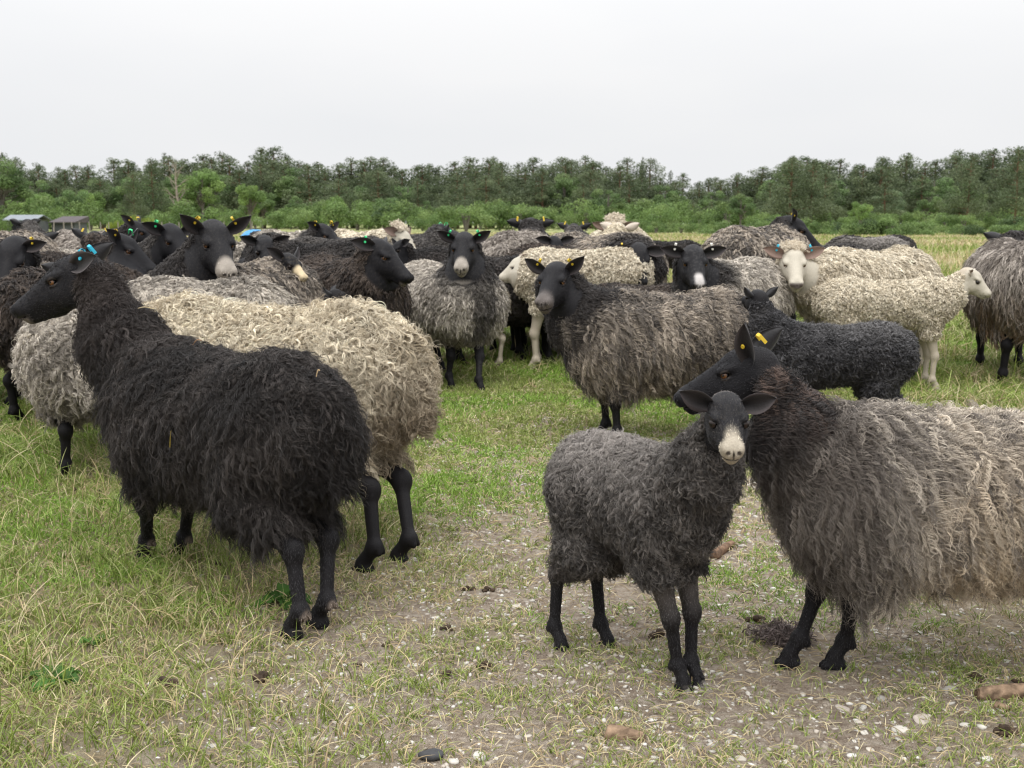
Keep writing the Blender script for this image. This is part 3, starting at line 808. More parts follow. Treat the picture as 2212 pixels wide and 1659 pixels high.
# ---- centre
sheep(kind='lamb', label='white lamb with lifted head looking left, behind the centre ewe', pos=(1250, 800), hd=176,
      s=1.1, pal='white', face='white', style='curls', head=(1128, 572), hyaw=186, hpitch=22, seed=31, ears=(-.55, .8, .4), ear=.085, len=1.05, locks=5000)
sheep(kind='ewe', label='black sheep standing between the silver ewe and the white lamb', pos=(1100, 790), hd=8, s=1.06, pal='black', face='black', style='short', seed=32, hloc=(.60, .0, .60), hpitch=50)
sheep(kind='lamb', label='cream-legged lamb hidden behind the silver ewe with only its legs showing', pos=(995, 795), hd=180, s=.80, pal='white', face='white', style='curls', seed=33, hloc=(.42, .1, .72), len=1.0)
sheep(kind='lamb', label='grey lamb beside the silver ewe, behind the black sheep', pos=(1115, 760), hd=10, s=1.05, pal='greylamb', face='black', style='short', seed=34, hloc=(.5, 0, .6))
sheep(kind='ewe', label='broad grey ewe with lowered black head and drooping ears, centre right', pos=(1292, 772), hd=-58,
      s=1.22, pal='grey', face='lip', style='mid', head=(1380, 550), hyaw=-88, hpitch=40, seed=35, ears=(-.05, 1, -.12), fat=1.12, len=1.05, fd=.6, tags='-y', hs=.9)
sheep(kind='lamb', label='small black lamb standing side on in the far field centre right', pos=(1440, 655), hd=175, s=.92, pal='black', face='black', style='short', seed=36, hloc=(.48, 0, .70))
sheep(kind='lamb', label='dark brown lamb whose back shows below the broad grey ewe', pos=(1390, 850), hd=178, s=.86, pal='brown', face='black', style='short', seed=37, hloc=(.45, .1, .58), hpitch=60)
sheep(kind='lamb', label='black lamb with white nose behind the ears of the centre ewe', pos=(1225, 775), hd=10, s=1.1, pal='brown', face='muzzle', style='short', head=(1283, 575), hyaw=-10, hpitch=24, seed=38, ears=(-.3, .8, .2))
sheep(kind='ewe', label='brown-grey ewe seen from behind with black head and yellow tags, above the white lamb', pos=(1125, 745), hd=75, s=1.17, pal='greybrown', face='black', style='mid', head=(1146, 492), hyaw=95, hpitch=35, seed=39, ears=(-.2, 1, .05), tags='yy')
sheep(kind='lamb', label='dark lamb with spread ears facing the camera, left of the broad grey ewe', pos=(1180, 745), hd=290, s=1.05, pal='dark', face='black', style='short', head=(1198, 527), hyaw=290, hpitch=30, seed=40, ears=(-.1, 1, .15))
sheep(kind='ewe', label='tan white ewe standing behind the broad grey ewe', pos=(1265, 740), hd=60, s=1.12, pal='cream', face='white', style='mid', seed=41, hloc=(.55, 0, .8))
sheep(kind='ewe', label='white sheep with shaggy wool on its crown showing over the broad grey ewe', pos=(1335, 690), hd=250, s=1.16, pal='white', face='white', style='mid', head=(1330, 500), hyaw=250, hpitch=51, seed=42, tuft=1, crown=.03, hs=1.3)
sheep(kind='ewe', label='far black-headed sheep with only its yellow-tagged crown above the tan white ewe', pos=(1240, 680), hd=80, s=1.1, pal='dark', face='black', style='short', head=(1240, 498), hyaw=80, hpitch=26, seed=43, tags='yy')
# ---- behind the cream ewe
sheep(kind='ewe', label='dark brown ewe with head low to the right, behind the cream ewe', pos=(748, 850), hd=-55,
      s=1.1, pal='brown', face='lip', style='mid', head=(818, 545), hyaw=-28, hpitch=28, seed=51, ears=(-.6, .7, -.05), tags='-g', hs=.98, fd=.48, locks=7000)
sheep(kind='lamb', label='black lamb with only its ears and crown above the cream ewe', pos=(700, 900), hd=5, s=.80, pal='black', face='black', style='short', head=(722, 642), hyaw=170, hpitch=35, seed=52, ears=(-.1, .8, .5), fd=.1)
sheep(kind='ewe', label='big black-headed ewe with amber eyes and pale chin, left, yellow tags', pos=(512, 890), hd=222,
      s=1.18, pal='grey', face='muzzle', style='mid', head=(462, 514), hyaw=299, hpitch=26, seed=53, fine=.006, ears=((.0, .8, .55), (.0, .8, .65)), tags='yy', hs=1.22, fd=.36, locks=8000, coat=4000, ear=.14, len=.9)
sheep(kind='ewe', label='light grey fleeced ewe whose back shows between the cream ewe and the amber-eyed ewe', pos=(440, 935), hd=185, s=1.07, pal='lightgrey', face='black', style='mid', seed=54, hloc=(.62, .0, .62), hpitch=60, locks=6000, len=.8)
sheep(kind='lamb', label='black-faced lamb with pale lips and spread ears, right of the amber-eyed ewe', pos=(590, 760), hd=280, s=1.15, pal='black', face='muzzle', style='short', head=(572, 533), hyaw=288, hpitch=28, seed=55, ears=(-.05, .95, .35), hs=1.0)
sheep(kind='lamb', label='dark lamb with cream blaze down its nose looking right', pos=(632, 870), hd=250, s=1.02, pal='darklamb', face='blaze', style='curls', head=(622, 567), hyaw=-38, hpitch=24, seed=56, ears=(-.6, .7, .35), locks=4500, fd=.2)
sheep(kind='lamb', label='black lamb whose rounded back shows right of the blazed lamb', pos=(680, 790), hd=160, s=1.12, pal='black', face='black', style='short', seed=57, hloc=(.5, 0, .62), hpitch=60)
sheep(kind='ewe', label='light grey ewe with black head and yellow tags looking right, in the back row', pos=(640, 715), hd=-45, s=1.15, pal='lightgrey', face='lip', style='mid', head=(697, 504), hyaw=-35, hpitch=24, seed=58, ears=(-.15, .9, .4), tags='yy', len=1.05)
sheep(kind='lamb', label='dark lamb squeezed between the back row ewe and the curly white ewe', pos=(735, 735), hd=10, s=1.08, pal='dark', face='black', style='short', head=(745, 530), hyaw=60, hpitch=20, seed=59)
sheep(kind='ewe', label='grey-brown sheep whose back rises behind the back row ewe', pos=(640, 660), hd=5, s=1.15, pal='dark', face='black', style='short', seed=60, hloc=(.6, 0, .65), hpitch=60)
sheep(kind='ewe', label='cream sheep whose back shows beside the blue tarpaulin', pos=(545, 735), hd=178, s=1.08, pal='lightgrey', face='black', style='mid', seed=61, hloc=(.6, 0, .62), hpitch=60)
sheep(kind='ewe', label='white curly ewe with lowered white head, back row left of centre', pos=(790, 715), hd=-45, s=1.18, pal='white', face='white', style='mid', head=(862, 512), hyaw=-30, hpitch=36, seed=62, tuft=1, ears=(-.3, .9, .1), len=1.05)
sheep(kind='lamb', label='black lamb face peeping out beside the brown ewe', pos=(885, 745), hd=200, s=1.0, pal='black', face='black', style='short', head=(868, 533), hyaw=215, hpitch=30, seed=63, fd=.35)
sheep(kind='ewe', label='plain grey ewe with black head turned from the camera, left of the silver ewe', pos=(915, 690), hd=2, s=1.12, pal='dark', face='black', style='short', head=(955, 502), hyaw=20, hpitch=30, seed=64, tags='gg')
sheep(kind='lamb', label='small dark head just right of the silver ewe', pos=(1060, 735), hd=5, s=.98, pal='dark', face='black', style='short', head=(1050, 533), hyaw=60, hpitch=20, fd=.2, seed=65)
# ---- left
sheep(kind='ewe', label='black-faced ewe with grey muzzle and crossed yellow tag at the left edge', pos=(15, 870), hd=255,
      s=1.12, pal='grey', face='grey', style='mid', head=(30, 548), hyaw=276, hpitch=38, seed=71, fine=.007, ears=(.0, .95, .25), tags='yy', hs=1.25, fd=.2, locks=5000)
sheep(kind='ewe', label='dark grey sheep entering from the left edge, hindquarters and legs showing', feet=[(-190, 872), (-150, 850), (30, 878), (78, 872)], hd=186, s=1.05, pal='dark', face='black', style='short', seed=72, hloc=(.6, 0, .8), locks=7000, legr=1.1)
sheep(kind='ewe', label='pale curly sheep mostly hidden behind the black ewe chest', pos=(195, 1000), hd=112, s=1.0, pal='lightgrey', face='black', style='rings', seed=73, hloc=(.42, .0, .86), hpitch=10, locks=8000, fat=1.1)
sheep(kind='ewe', label='grey-brown ewe with black head in profile right, back row left', pos=(205, 710), hd=-32, s=1.16, pal='greybrown', face='black', style='mid', head=(293, 497), hyaw=-8, hpitch=25, seed=74, ears=(-.6, .6, .4), tags='yy')
sheep(kind='ewe', label='dark chested ewe with green tags looking right, left of the amber-eyed ewe', pos=(372, 835), hd=250, s=1.14, pal='dark', face='black', style='mid', head=(370, 512), hyaw=-50, hpitch=28, seed=75, ears=(-.1, .9, .35), tags='gg', fd=.4)
sheep(kind='ewe', label='brown-necked black sheep whose ears and yellow tag show behind the black ewe head', pos=(190, 900), hd=60, s=1.13, pal='brown', face='black', style='mid', head=(262, 533), hyaw=-12, hpitch=26, seed=76, ears=(-.2, .9, .55), tags='gy', fd=.4, locks=5000)
sheep(kind='ewe', label='black-eared sheep with a white patch behind the brown-necked sheep', pos=(190, 775), hd=60, s=1.05, pal='brown', face='black', style='mid', head=(205, 520), hyaw=110, hpitch=25, seed=77, ears=(-.1, .9, .5), tags='yy', fd=.3)
sheep(kind='ewe', label='grey ewe standing behind the muzzled ewe at the left edge', pos=(45, 760), hd=100, s=1.22, pal='grey', face='black', style='mid', seed=78, hloc=(.5, 0, .7), fat=1.1)
sheep(kind='ewe', label='far dark sheep with its head over the grey backs beside the shed', pos=(60, 690), hd=90, s=1.15, pal='dark', face='black', style='short', head=(58, 490), hyaw=150, hpitch=30, seed=79, tags='--')
sheep(kind='ewe', label='pale grey sheep with low back before the grey-brown back row ewe', pos=(160, 735), hd=170, s=1.0, pal='lightgrey', face='black', style='mid', seed=80, hloc=(.6, 0, .6), hpitch=60, len=.8)

for sp_ in SHEEP:
    build_sheep(sp_)
T_SHEEP = time.time()
print('sheep', T_SHEEP - T_START)

# ================================================================== SETTING
rng = np.random.default_rng(77)
# ---- cover maps: how green / how long the grass is at (x, y)
def bare(x, y):
    """1 on the trodden gravel track that runs from the lower right up the middle, 0 in the meadow"""
    xc = .15 + .10 * (y - 2.2)                              # centre line of the track
    wd = 1.25 + .10 * (y - 2) 
    d = np.abs(x - xc - .35) / wd
    b = smooth(1.25, .35, d + .28 * wav(x, y, .7, 3)) * smooth(7.8, 4.2, y + .8 * wav(x, y, .8, 8))
    b2 = smooth(3.1, 2.5, y + .15 * wav(x, y, .3, 6)) * smooth(-.9, .2, x)
    b3 = smooth(.8, 1.4, x + .2 * wav(x, y, .35, 4)) * smooth(3.3, 2.8, y)
    b4 = smooth(.25, .75, wav(x, y, .28, 14)) * .7 * smooth(3.3, 2.5, y)
    return np.clip(np.maximum(np.maximum(b, b2 * .9), np.maximum(b3, b4)), 0, 1)
# ---- ground sheet
nx, ny = 340, 420
ty = np.linspace(0, 1, ny); yy = -6 + 8 * np.minimum(ty / .06, 1) + (np.maximum(ty - .06, 0) / .94 * 7.6 + (np.exp(np.maximum(ty - .06, 0) / .94 * 6.3) - 1) * 1.65)
tx = np.linspace(-1, 1, nx); xx = tx * 4.0 + np.sign(tx) * (np.exp(np.abs(tx) * 6.0) - 1) * 1.9 * (np.abs(tx) ** 2)
GX, GY = np.meshgrid(xx, yy)
GZ = terrain(GX, GY)
GV = np.stack([GX, GY, GZ], -1).reshape(-1, 3)
ii, jj = np.meshgrid(np.arange(ny - 1), np.arange(nx - 1), indexing='ij')
a = (ii * nx + jj).ravel()
GQ = np.stack([a, a + 1, a + nx + 1, a + nx], 1)
bb = bare(GV[:, 0], GV[:, 1])
m, t, b = new_mat('meadow_soil')
b.inputs['Roughness'].default_value = .95; b.inputs['Specular IOR Level'].default_value = .15
tcn = t.nodes.new('ShaderNodeTexCoord'); att = t.nodes.new('ShaderNodeAttribute'); att.attribute_name = 'Col'
def nz(scale, det=6, rough=.6):
    n = t.nodes.new('ShaderNodeTexNoise'); n.inputs['Scale'].default_value = scale; n.inputs['Detail'].default_value = det; n.inputs['Roughness'].default_value = rough
    t.links.new(tcn.outputs['Object'], n.inputs['Vector']); return n
def ramp(src, stops):
    r_ = t.nodes.new('ShaderNodeValToRGB'); e = r_.color_ramp.elements
    while len(e) < len(stops): e.new(.5)
    for i, (p, c) in enumerate(stops): e[i].position = p; e[i].color = tuple(c) + (1,)
    t.links.new(src, r_.inputs['Fac']); return r_
def mixc(f, a_, b_):
    mm = t.nodes.new('ShaderNodeMix'); mm.data_type = 'RGBA'
    if isinstance(f, float): mm.inputs[0].default_value = f
    else: t.links.new(f, mm.inputs[0])
    t.links.new(a_, mm.inputs[6]); t.links.new(b_, mm.inputs[7]); return mm.outputs[2]
n1 = nz(38, 8, .7); n2 = nz(6, 6); n3 = nz(.8, 6); n4 = nz(150, 4, .7)
soil = ramp(n1.outputs['Fac'], [(.30, (.19, .14, .105)), (.5, (.35, .285, .22)), (.66, (.50, .43, .355))])
turf = ramp(n2.outputs['Fac'], [(.35, (.14, .13, .05)), (.52, (.26, .225, .11)), (.68, (.38, .32, .19))])
far = ramp(n3.outputs['Fac'], [(.35, (.20, .23, .085)), (.55, (.27, .28, .12)), (.7, (.36, .34, .17))])
sep = t.nodes.new('ShaderNodeSeparateColor'); t.links.new(att.outputs['Color'], sep.inputs[0])
c1 = mixc(sep.outputs[0], turf.outputs[0], soil.outputs[0])
c2 = mixc(sep.outputs[1], c1, far.outputs[0])
t.links.new(c2, b.inputs['Base Color'])
bp = t.nodes.new('ShaderNodeBump'); bp.inputs['Strength'].default_value = .9; bp.inputs['Distance'].default_value = .012
t.links.new(n4.outputs['Fac'], bp.inputs['Height']); bp2 = t.nodes.new('ShaderNodeBump'); bp2.inputs['Strength'].default_value = .8; bp2.inputs['Distance'].default_value = .03
t.links.new(n1.outputs['Fac'], bp2.inputs['Height']); t.links.new(bp.outputs[0], bp2.inputs['Normal']); t.links.new(bp2.outputs[0], b.inputs['Normal'])
gc = np.stack([np.clip(bb * .8 + .25 + .2 * wav(GV[:, 0], GV[:, 1], .2, 11), 0, 1), smooth(12, 26, GV[:, 1]), bb * 0], 1)
tag(obj('ground', mesh_from('ground', GV, GQ, m, cols=gc)), kind='structure')

# ---- helper: scatter in the view wedge
def wedge(n, y0, y1, side=.56, extra=.5, pw=1.0):
    u = rng.random(n); y = (y0 ** (pw + 1) + u * (y1 ** (pw + 1) - y0 ** (pw + 1))) ** (1 / (pw + 1)) if pw != -1 else y0 * (y1 / y0) ** u
    x = (rng.random(n) * 2 - 1) * (side * y + extra)
    return x, y
# ---- gravel: chips of pale limestone
ico = np.array([(0, 0, -1), (.72, -.53, -.45), (-.28, -.85, -.45), (-.89, 0, -.45), (-.28, .85, -.45), (.72, .53, -.45), (.28, -.85, .45), (-.72, -.53, .45), (-.72, .53, .45), (.28, .85, .45), (.89, 0, .45), (0, 0, 1)])
icf = np.array([(0, 1, 2), (1, 0, 5), (0, 2, 3), (0, 3, 4), (0, 4, 5), (1, 5, 10), (2, 1, 6), (3, 2, 7), (4, 3, 8), (5, 4, 9), (1, 10, 6), (2, 6, 7), (3, 7, 8), (4, 8, 9), (5, 9, 10), (6, 10, 11), (7, 6, 11), (8, 7, 11), (9, 8, 11), (10, 9, 11)])[:, ::-1]
def stones(n, x, y, size, flat=.5):
    ang = rng.uniform(0, 6.28, n); sx = size * rng.uniform(.7, 1.4, n); sy_ = size * rng.uniform(.5, 1.0, n); sz = size * flat * rng.uniform(.5, 1.1, n)
    V = ico[None] * (1 + rng.normal(0, .16, (n, 12, 1)))
    V = V * np.stack([sx, sy_, sz], 1)[:, None]
    c, s_ = np.cos(ang)[:, None], np.sin(ang)[:, None]
    X = V[:, :, 0] * c - V[:, :, 1] * s_; Y = V[:, :, 0] * s_ + V[:, :, 1] * c
    tl = rng.normal(0, .18, (n, 1)); Z = V[:, :, 2] + X * tl
    X = X + x[:, None]; Y = Y + y[:, None]; Z = Z + terrain(x, y)[:, None] + (sz * .25)[:, None]
    return np.stack([X, Y, Z], -1)
x, y = wedge(125000, 1.9, 9.5, pw=.6)
k = rng.random(len(x)) < (bare(x, y) * 1.0 + .03 + .45 * smooth(.9, .3, np.abs(x - .15) / (.5 + .12 * y))) * smooth(9.5, 5, y) * (.45 + .55 * smooth(-.4, .5, wav(x, y, .25, 21)))
x, y = x[k][:50000], y[k][:50000]
sz = np.exp(rng.normal(math.log(.0044), .50, len(x))).clip(.002, .011) * (.8 + .07 * y)
SV = stones(len(x), x, y, sz)
SF = (icf[None] + (np.arange(len(x)) * 12)[:, None, None]).reshape(-1, 3)
sc_ = np.array([(.56, .53, .47), (.46, .41, .35), (.36, .31, .25), (.64, .61, .56), (.24, .19, .15)])[rng.choice(5, len(x), p=[.26, .24, .22, .12, .16])] * rng.uniform(.75, 1.02, (len(x), 1))
tag(obj('gravel', mesh_from('gravel', SV.reshape(-1, 3), SF, M_stone, smooth_=False, cols=np.repeat(sc_, 12, 0))), 'pale limestone gravel strewn over the trodden track', 'gravel', kind='stuff')

# ---- larger single stones
STONES = [(1115, 1312, .028, 0), (1037, 1635, .03, 1), (1090, 1330, .012, 0), (1520, 1330, .012, 0), (2050, 1490, .03, 2), (1992, 1555, .045, 3), (1945, 1578, .03, 1), (1880, 1620, .016, 0), (2085, 1568, .02, 1), (1855, 1560, .018, 0), (1298, 1595, .012, 1),
          (1140, 1590, .014, 0), (898, 1437, .02, 0), (980, 1645, .022, 1), (785, 1437, .02, 0), (455, 1612, .02, 2), (700, 1596, .014, 0), (1600, 1640, .022, 0), (1700, 1652, .02, 1), (1905, 1510, .024, 2), (1440, 1495, .012, 0), (1820, 1530, .03, 3),
          (1560, 1225, .02, 1), (1600, 1180, .018, 2), (1720, 1110, .02, 1), (1270, 1180, .014, 0), (1180, 1110, .014, 0), (1420, 1570, .014, 0), (1230, 1525, .02, 0), (1320, 1455, .016, 1), (2130, 1640, .022, 1), (2030, 1620, .018, 2)]
SLAB = ['flat pale', 'rounded whitish', 'grey angular', 'broad half buried']
def place_words(px, py):
    hz = 'left of the black ewe' if px < 500 else 'below the black ewe' if px < 900 else 'in the bare middle track' if px < 1180 else 'near the front lamb' if px < 1620 else 'below the straw-flanked ewe' if px < 1900 else 'on the bare soil at lower right'
    return hz
sg_ = np.random.default_rng(5)
import bmesh
def rough_stone(seed, subdiv=2, flat=.5):
    bm = bmesh.new(); bmesh.ops.create_icosphere(bm, subdivisions=subdiv, radius=1)
    r_ = np.random.default_rng(seed)
    d = r_.normal(0, 1, (7, 3)); d /= np.linalg.norm(d, axis=1)[:, None]; o = r_.uniform(.55, .85, 7)
    for v in bm.verts:
        p = np.array(v.co)
        for dd, oo in zip(d, o):
            e = p @ dd - oo
            if e > 0: p = p - dd * e * .9
        p = p * (1 + .05 * math.sin(p[0] * 7 + seed) * math.cos(p[1] * 6 + seed))
        v.co = (p[0], p[1] * .75, p[2] * flat)
    V = np.array([v.co[:] for v in bm.verts]); F = np.array([[v.index for v in f.verts] for f in bm.faces]); bm.free()
    return V, F
for i, (px, py, r_, ty_) in enumerate(STONES):
    V, F = rough_stone(i + 3, 3, (.32, .45, .42, .28)[ty_])
    cc = np.array([(.46, .42, .36), (.50, .47, .42), (.33, .31, .28), (.42, .37, .32)][ty_]) * sg_.uniform(.9, 1.1)
    g_ = ground(px, py)
    o = obj('stone', mesh_from('stone', V * r_ * .68, F, M_stone, smooth_=False, cols=np.broadcast_to(cc, V.shape)), loc=(g_[0], g_[1], g_[2] + r_ * .03))
    o.rotation_euler = (0, 0, sg_.uniform(0, 6.28))
    sw = 'small' if r_ < .016 else 'larger' if r_ > .025 else 'middling'
    near_ = min(((abs(px - q[0]) + abs(py - q[1])), j) for j, q in enumerate(STONES) if j != i)[1]
    rel = 'left of' if px < STONES[near_][0] else 'right of'
    tag(o, f'{sw} {SLAB[ty_]} stone lying {place_words(px, py)}', 'stone', 'single stones on the ground')
# ---- dung pats
M_dung = plain('dung', (.06, .040, .026), .8, .25, .5, 60, .8)
DUNG = [(1012, 1275, .018), (1052, 1277, .020), (965, 1362, .02), (838, 1398, .016), (1045, 1441, .020), (1428, 1378, .03), (1636, 1345, .028), (770, 1440, .014), (570, 1468, .03), (350, 1480, .03), (160, 1062, .022), (215, 1066, .022), (470, 1230, .03), (2105, 1470, .025), (2170, 1585, .028), (2195, 1480, .02), (690, 1110, .02), (1530, 1170, .025), (965, 1460, .016)]
for i, (px, py, r_) in enumerate(DUNG):
    rr = np.random.default_rng(i + 60); Vs, Fs, n0 = [], [], 0
    for q in range(9):
        V, F = rough_stone(i * 9 + q + 400, 2, .8); a_ = rr.uniform(0, 6.28); d_ = r_ * rr.uniform(0, .9) if q else 0
        sc2 = r_ * rr.uniform(.32, .5)
        Vs.append(V * sc2 + np.array([math.cos(a_) * d_, math.sin(a_) * d_ * .8, sc2 * .4 + (r_ * .3 if d_ < r_ * .4 else 0)])); Fs.append(F + n0); n0 += len(V)
    g_ = ground(px, py)
    o = obj('sheep_dropping', mesh_from('sheep_dropping', np.concatenate(Vs), np.concatenate(Fs), M_dung), loc=tuple(g_))
    sw = 'small' if r_ < .019 else 'broad' if r_ > .027 else 'middling'
    band = 'far along' if py < 1200 else 'midway along' if py < 1420 else 'low on'
    tag(o, f'{sw} dark dung clump {place_words(px, py)}, {band} the ground', 'dung', 'dark dung clumps on the ground')
# ---- log, bark chips, wool tuft, dark stone at the bottom
M_wood = plain('bleached_wood', (.24, .165, .11), .9, .15, .55, 45, 1.0)
M_bark = plain('bark', (.16, .10, .065), .9, .2, .5, 40, .9)
def stick(name, p0, p1, r0, r1, mat, label, cat, seed):
    r_ = np.random.default_rng(seed); n, m_ = 14, 12
    p0, p1 = np.array(p0), np.array(p1); d = p1 - p0; L = np.linalg.norm(d); d /= L
    e1 = np.cross(d, (0, 0, 1)); e1 /= np.linalg.norm(e1); e2 = np.cross(e1, d)
    V, F = [], []
    for i in range(n):
        t_ = i / (n - 1); c = p0 + d * L * t_ + e1 * .12 * r0 * math.sin(t_ * 5 + seed)
        for j in range(m_):
            an = 6.283 * j / m_; rr = (r0 + (r1 - r0) * t_) * (1 + .10 * math.sin(an * 3 + t_ * 4 + seed) + r_.normal(0, .03))
            if i in (0, n - 1): rr *= .88
            V.append(c + rr * (e1 * math.cos(an) + e2 * math.sin(an)) + (d * r_.normal(0, .12) * r0 if i in (0, n - 1) else 0))
    for i in range(n - 1):
        for j in range(m_): F.append((i * m_ + j, i * m_ + (j + 1) % m_, (i + 1) * m_ + (j + 1) % m_, (i + 1) * m_ + j))
    F.append(tuple(range(m_))[::-1]); F.append(tuple((n - 1) * m_ + j for j in range(m_)))
    o = obj(name, mesh_from(name, np.array(V), F, mat)); tag(o, label, cat)
    return o
g0, g1 = ground(2112, 1510), ground(2290, 1500)
stick('log', g0 + [0, 0, .012], g1 + [0, 0, .016], .017, .021, M_wood, 'pale broken log lying on the soil at the right edge', 'log', 3)
g0, g1 = ground(2150, 1528), ground(2178, 1538)
stick('wood_chip', g0 + [0, 0, .006], g1 + [0, 0, .006], .010, .008, M_wood, 'short stub of wood below the pale log', 'wood', 5)
g0, g1 = ground(1312, 1590), ground(1392, 1598)
stick('bark_piece', g0 + [0, 0, .008], g1 + [0, 0, .006], .021, .012, M_wood, 'curled piece of brown bark in front of the lamb', 'bark', 8)
g0, g1 = ground(1540, 1208), ground(1580, 1180)
stick('bark_piece', g0 + [0, 0, .010], g1 + [0, 0, .01], .018, .014, M_bark, 'reddish bark chip behind the front lamb', 'bark', 9)
V, F = rough_stone(91, 3, .45); g_ = ground(930, 1637)
o = obj('stone', mesh_from('stone', V * .028, F, M_stone, smooth_=False, cols=np.broadcast_to((.06, .06, .062), V.shape)), loc=(g_[0], g_[1], g_[2] + .008)); tag(o, 'black glossy-looking flint at the bottom edge of the picture', 'stone')
n = 450; g_ = ground(1690, 1385)
rt = np.stack([g_[0] + rng.normal(0, .030, n), g_[1] + rng.normal(0, .02, n), g_[2] + np.abs(rng.normal(0, .012, n)) + .003], 1)
nn = rng.normal(0, 1, (n, 3)); nn[:, 2] = np.abs(nn[:, 2]); nn /= np.linalg.norm(nn, axis=1)[:, None]
P = strands(rng, rt, nn, .1, dict(lift=.4, droop=.3), np.full(n, .035), 8, .006, 1.2, np.zeros(3), 3, .004, 1.0, 1)
P[:, :, 2] = np.maximum(P[:, :, 2], g_[2] + .001)
tag(curves_obj('wool_tuft', P, .0009 * np.ones(8), np.broadcast_to((.13, .10, .09), (n * 3, 3)) * rng.uniform(.6, 1.4, (n * 3, 1)), M_wool), 'shed clump of brown-grey wool lying behind the straw-flanked ewe front hoof', 'wool')

# ---- grass
def blades(x, y, h, w, lean, seg=4, up=1.0, curl=.5):
    n = len(x); z = terrain(x, y) - .004
    an = rng.uniform(0, 6.283, n); ld = np.stack([np.cos(an), np.sin(an), 0 * an], 1)
    L = lean * rng.uniform(.2, 1.3, n)
    t_ = np.linspace(0, 1, seg)[None, :, None]
    base = np.stack([x, y, z], 1)[:, None]
    P = base + np.array([0, 0, 1.0]) * (h[:, None, None] * (t_ - (.35 * np.minimum(L, 1.4))[:, None, None] * t_ ** 2)) + ld[:, None] * (h * L)[:, None, None] * t_ ** (1 + curl)
    P[:, :, 2] = np.maximum(P[:, :, 2], z[:, None] + .002)
    tp = (1 - np.linspace(0, 1, seg) ** 2 * .85)
    return P, w[:, None] * tp[None]
GREEN = np.array([(.14, .19, .034), (.21, .265, .052), (.285, .335, .10), (.37, .385, .17)])
STRAW = np.array([(.51, .41, .23), (.57, .49, .31), (.41, .31, .18)])
def gcol(n, straw, lush):
    c = GREEN[rng.choice(4, n, p=[.25, .35, .28, .12])] * (1 - .0 * lush[:, None])
    s_ = STRAW[rng.choice(3, n, p=[.45, .3, .25])]
    k_ = rng.random(n) < straw
    c = np.where(k_[:, None], s_, c) * rng.uniform(.75, 1.25, (n, 1))
    return np.where(k_[:, None], c, c * np.where(lush[:, None] > .5, np.array([.80, 1.05, .6]), 1.0))
PP, RR, CC = [], [], []
def add(P, Rr, C): PP.append(P); RR.append(Rr); CC.append(C)
# a) short tufted cover, near
x0, y0 = wedge(78000, 1.95, 12.5, pw=.42)
green_patch = .5 + .5 * wav(x0, y0, .30, 31); b0 = bare(x0, y0)
k = rng.random(len(x0)) < np.clip((1 - b0) * .9 + .24 + b0 * .9 * smooth(.40, .62, green_patch + .25 * wav(x0, y0, .09, 37)), 0, 1)
x0, y0, b0, green_patch = x0[k], y0[k], b0[k], green_patch[k]
per = 6
x = np.repeat(x0, per) + rng.normal(0, .011, len(x0) * per) * (1 + .1 * np.repeat(y0, per)); y = np.repeat(y0, per) + rng.normal(0, .011, len(x0) * per)
bb_ = np.repeat(b0, per); gp = np.repeat(green_patch, per)
h = rng.uniform(.012, .032, len(x)) * (1 + .5 * (1 - bb_)) * (1 + .04 * y)
w = np.maximum(.0012, y / 1111 * .42) * rng.uniform(.7, 1.3, len(x))
P, Rr = blades(x, y, h, w, .9, 3)
straw = np.clip(.17 + .25 * wav(x, y, .5, 41) + .12 * (x < -.5) - .24 * smooth(3.3, 4.6, y), .03, .7)
add_short = (P, Rr, gcol(len(x), straw, (wav(x, y, .6, 51) > .0).astype(float) * (y > 3)))
tag(curves_obj('grass', *add_short, M_grass), 'short trampled green turf around the sheep', 'grass', kind='stuff')
# b) long meadow grass: left side, and beyond on the right
def longg(x, y):
    L = smooth(-.35, -.95, x + .12 * y * 0 + .25 * wav(x, y, .4, 61)) * smooth(6.5, 2.2, y) * 1.0
    L = np.maximum(L, smooth(-.15, -.5, x + .3 * wav(x, y, .3, 63)) * smooth(2.9, 2.2, y) * .65)
    L = np.maximum(L, smooth(.30 * y + .1, .30 * y + .7, x + .2 * wav(x, y, .5, 62)) * smooth(4.6, 5.6, y))
    L = np.maximum(L, smooth(-.25 * y, -.34 * y, x + .3 * wav(x, y, .5, 64)) * smooth(4, 5, y))
    L = np.maximum(L, smooth(7.2, 8.6, y + .4 * wav(x, y, .6, 65)))
    return L
x0, y0 = wedge(36000, 1.9, 14, pw=.5)
L0 = longg(x0, y0) * (.35 + .65 * smooth(-.5, .6, wav(x0, y0, .22, 71)))
k = rng.random(len(x0)) < L0; x0, y0, L0 = x0[k], y0[k], L0[k]
per = 7
x = np.repeat(x0, per) + rng.normal(0, .014, len(x0) * per) * (1 + .1 * np.repeat(y0, per)); y = np.repeat(y0, per) + rng.normal(0, .014, len(x0) * per)
h = rng.uniform(.03, .115, len(x)) * (.7 + .5 * np.repeat(L0, per)) * np.where(y < 3.2, .95, 1.1)
w = np.maximum(.0014, y / 1111 * .40) * rng.uniform(.6, 1.35, len(x))
P, Rr = blades(x, y, h, w, .9, 5, curl=1.0)
straw = np.clip(.30 + .3 * wav(x, y, .6, 42) - .1 * smooth(4, 6, y), .1, .8)
tag(curves_obj('meadow_grass', P, Rr, gcol(len(x), straw, 0 * x), M_grass), 'long loose meadow grass, green and straw coloured', 'grass', kind='stuff')
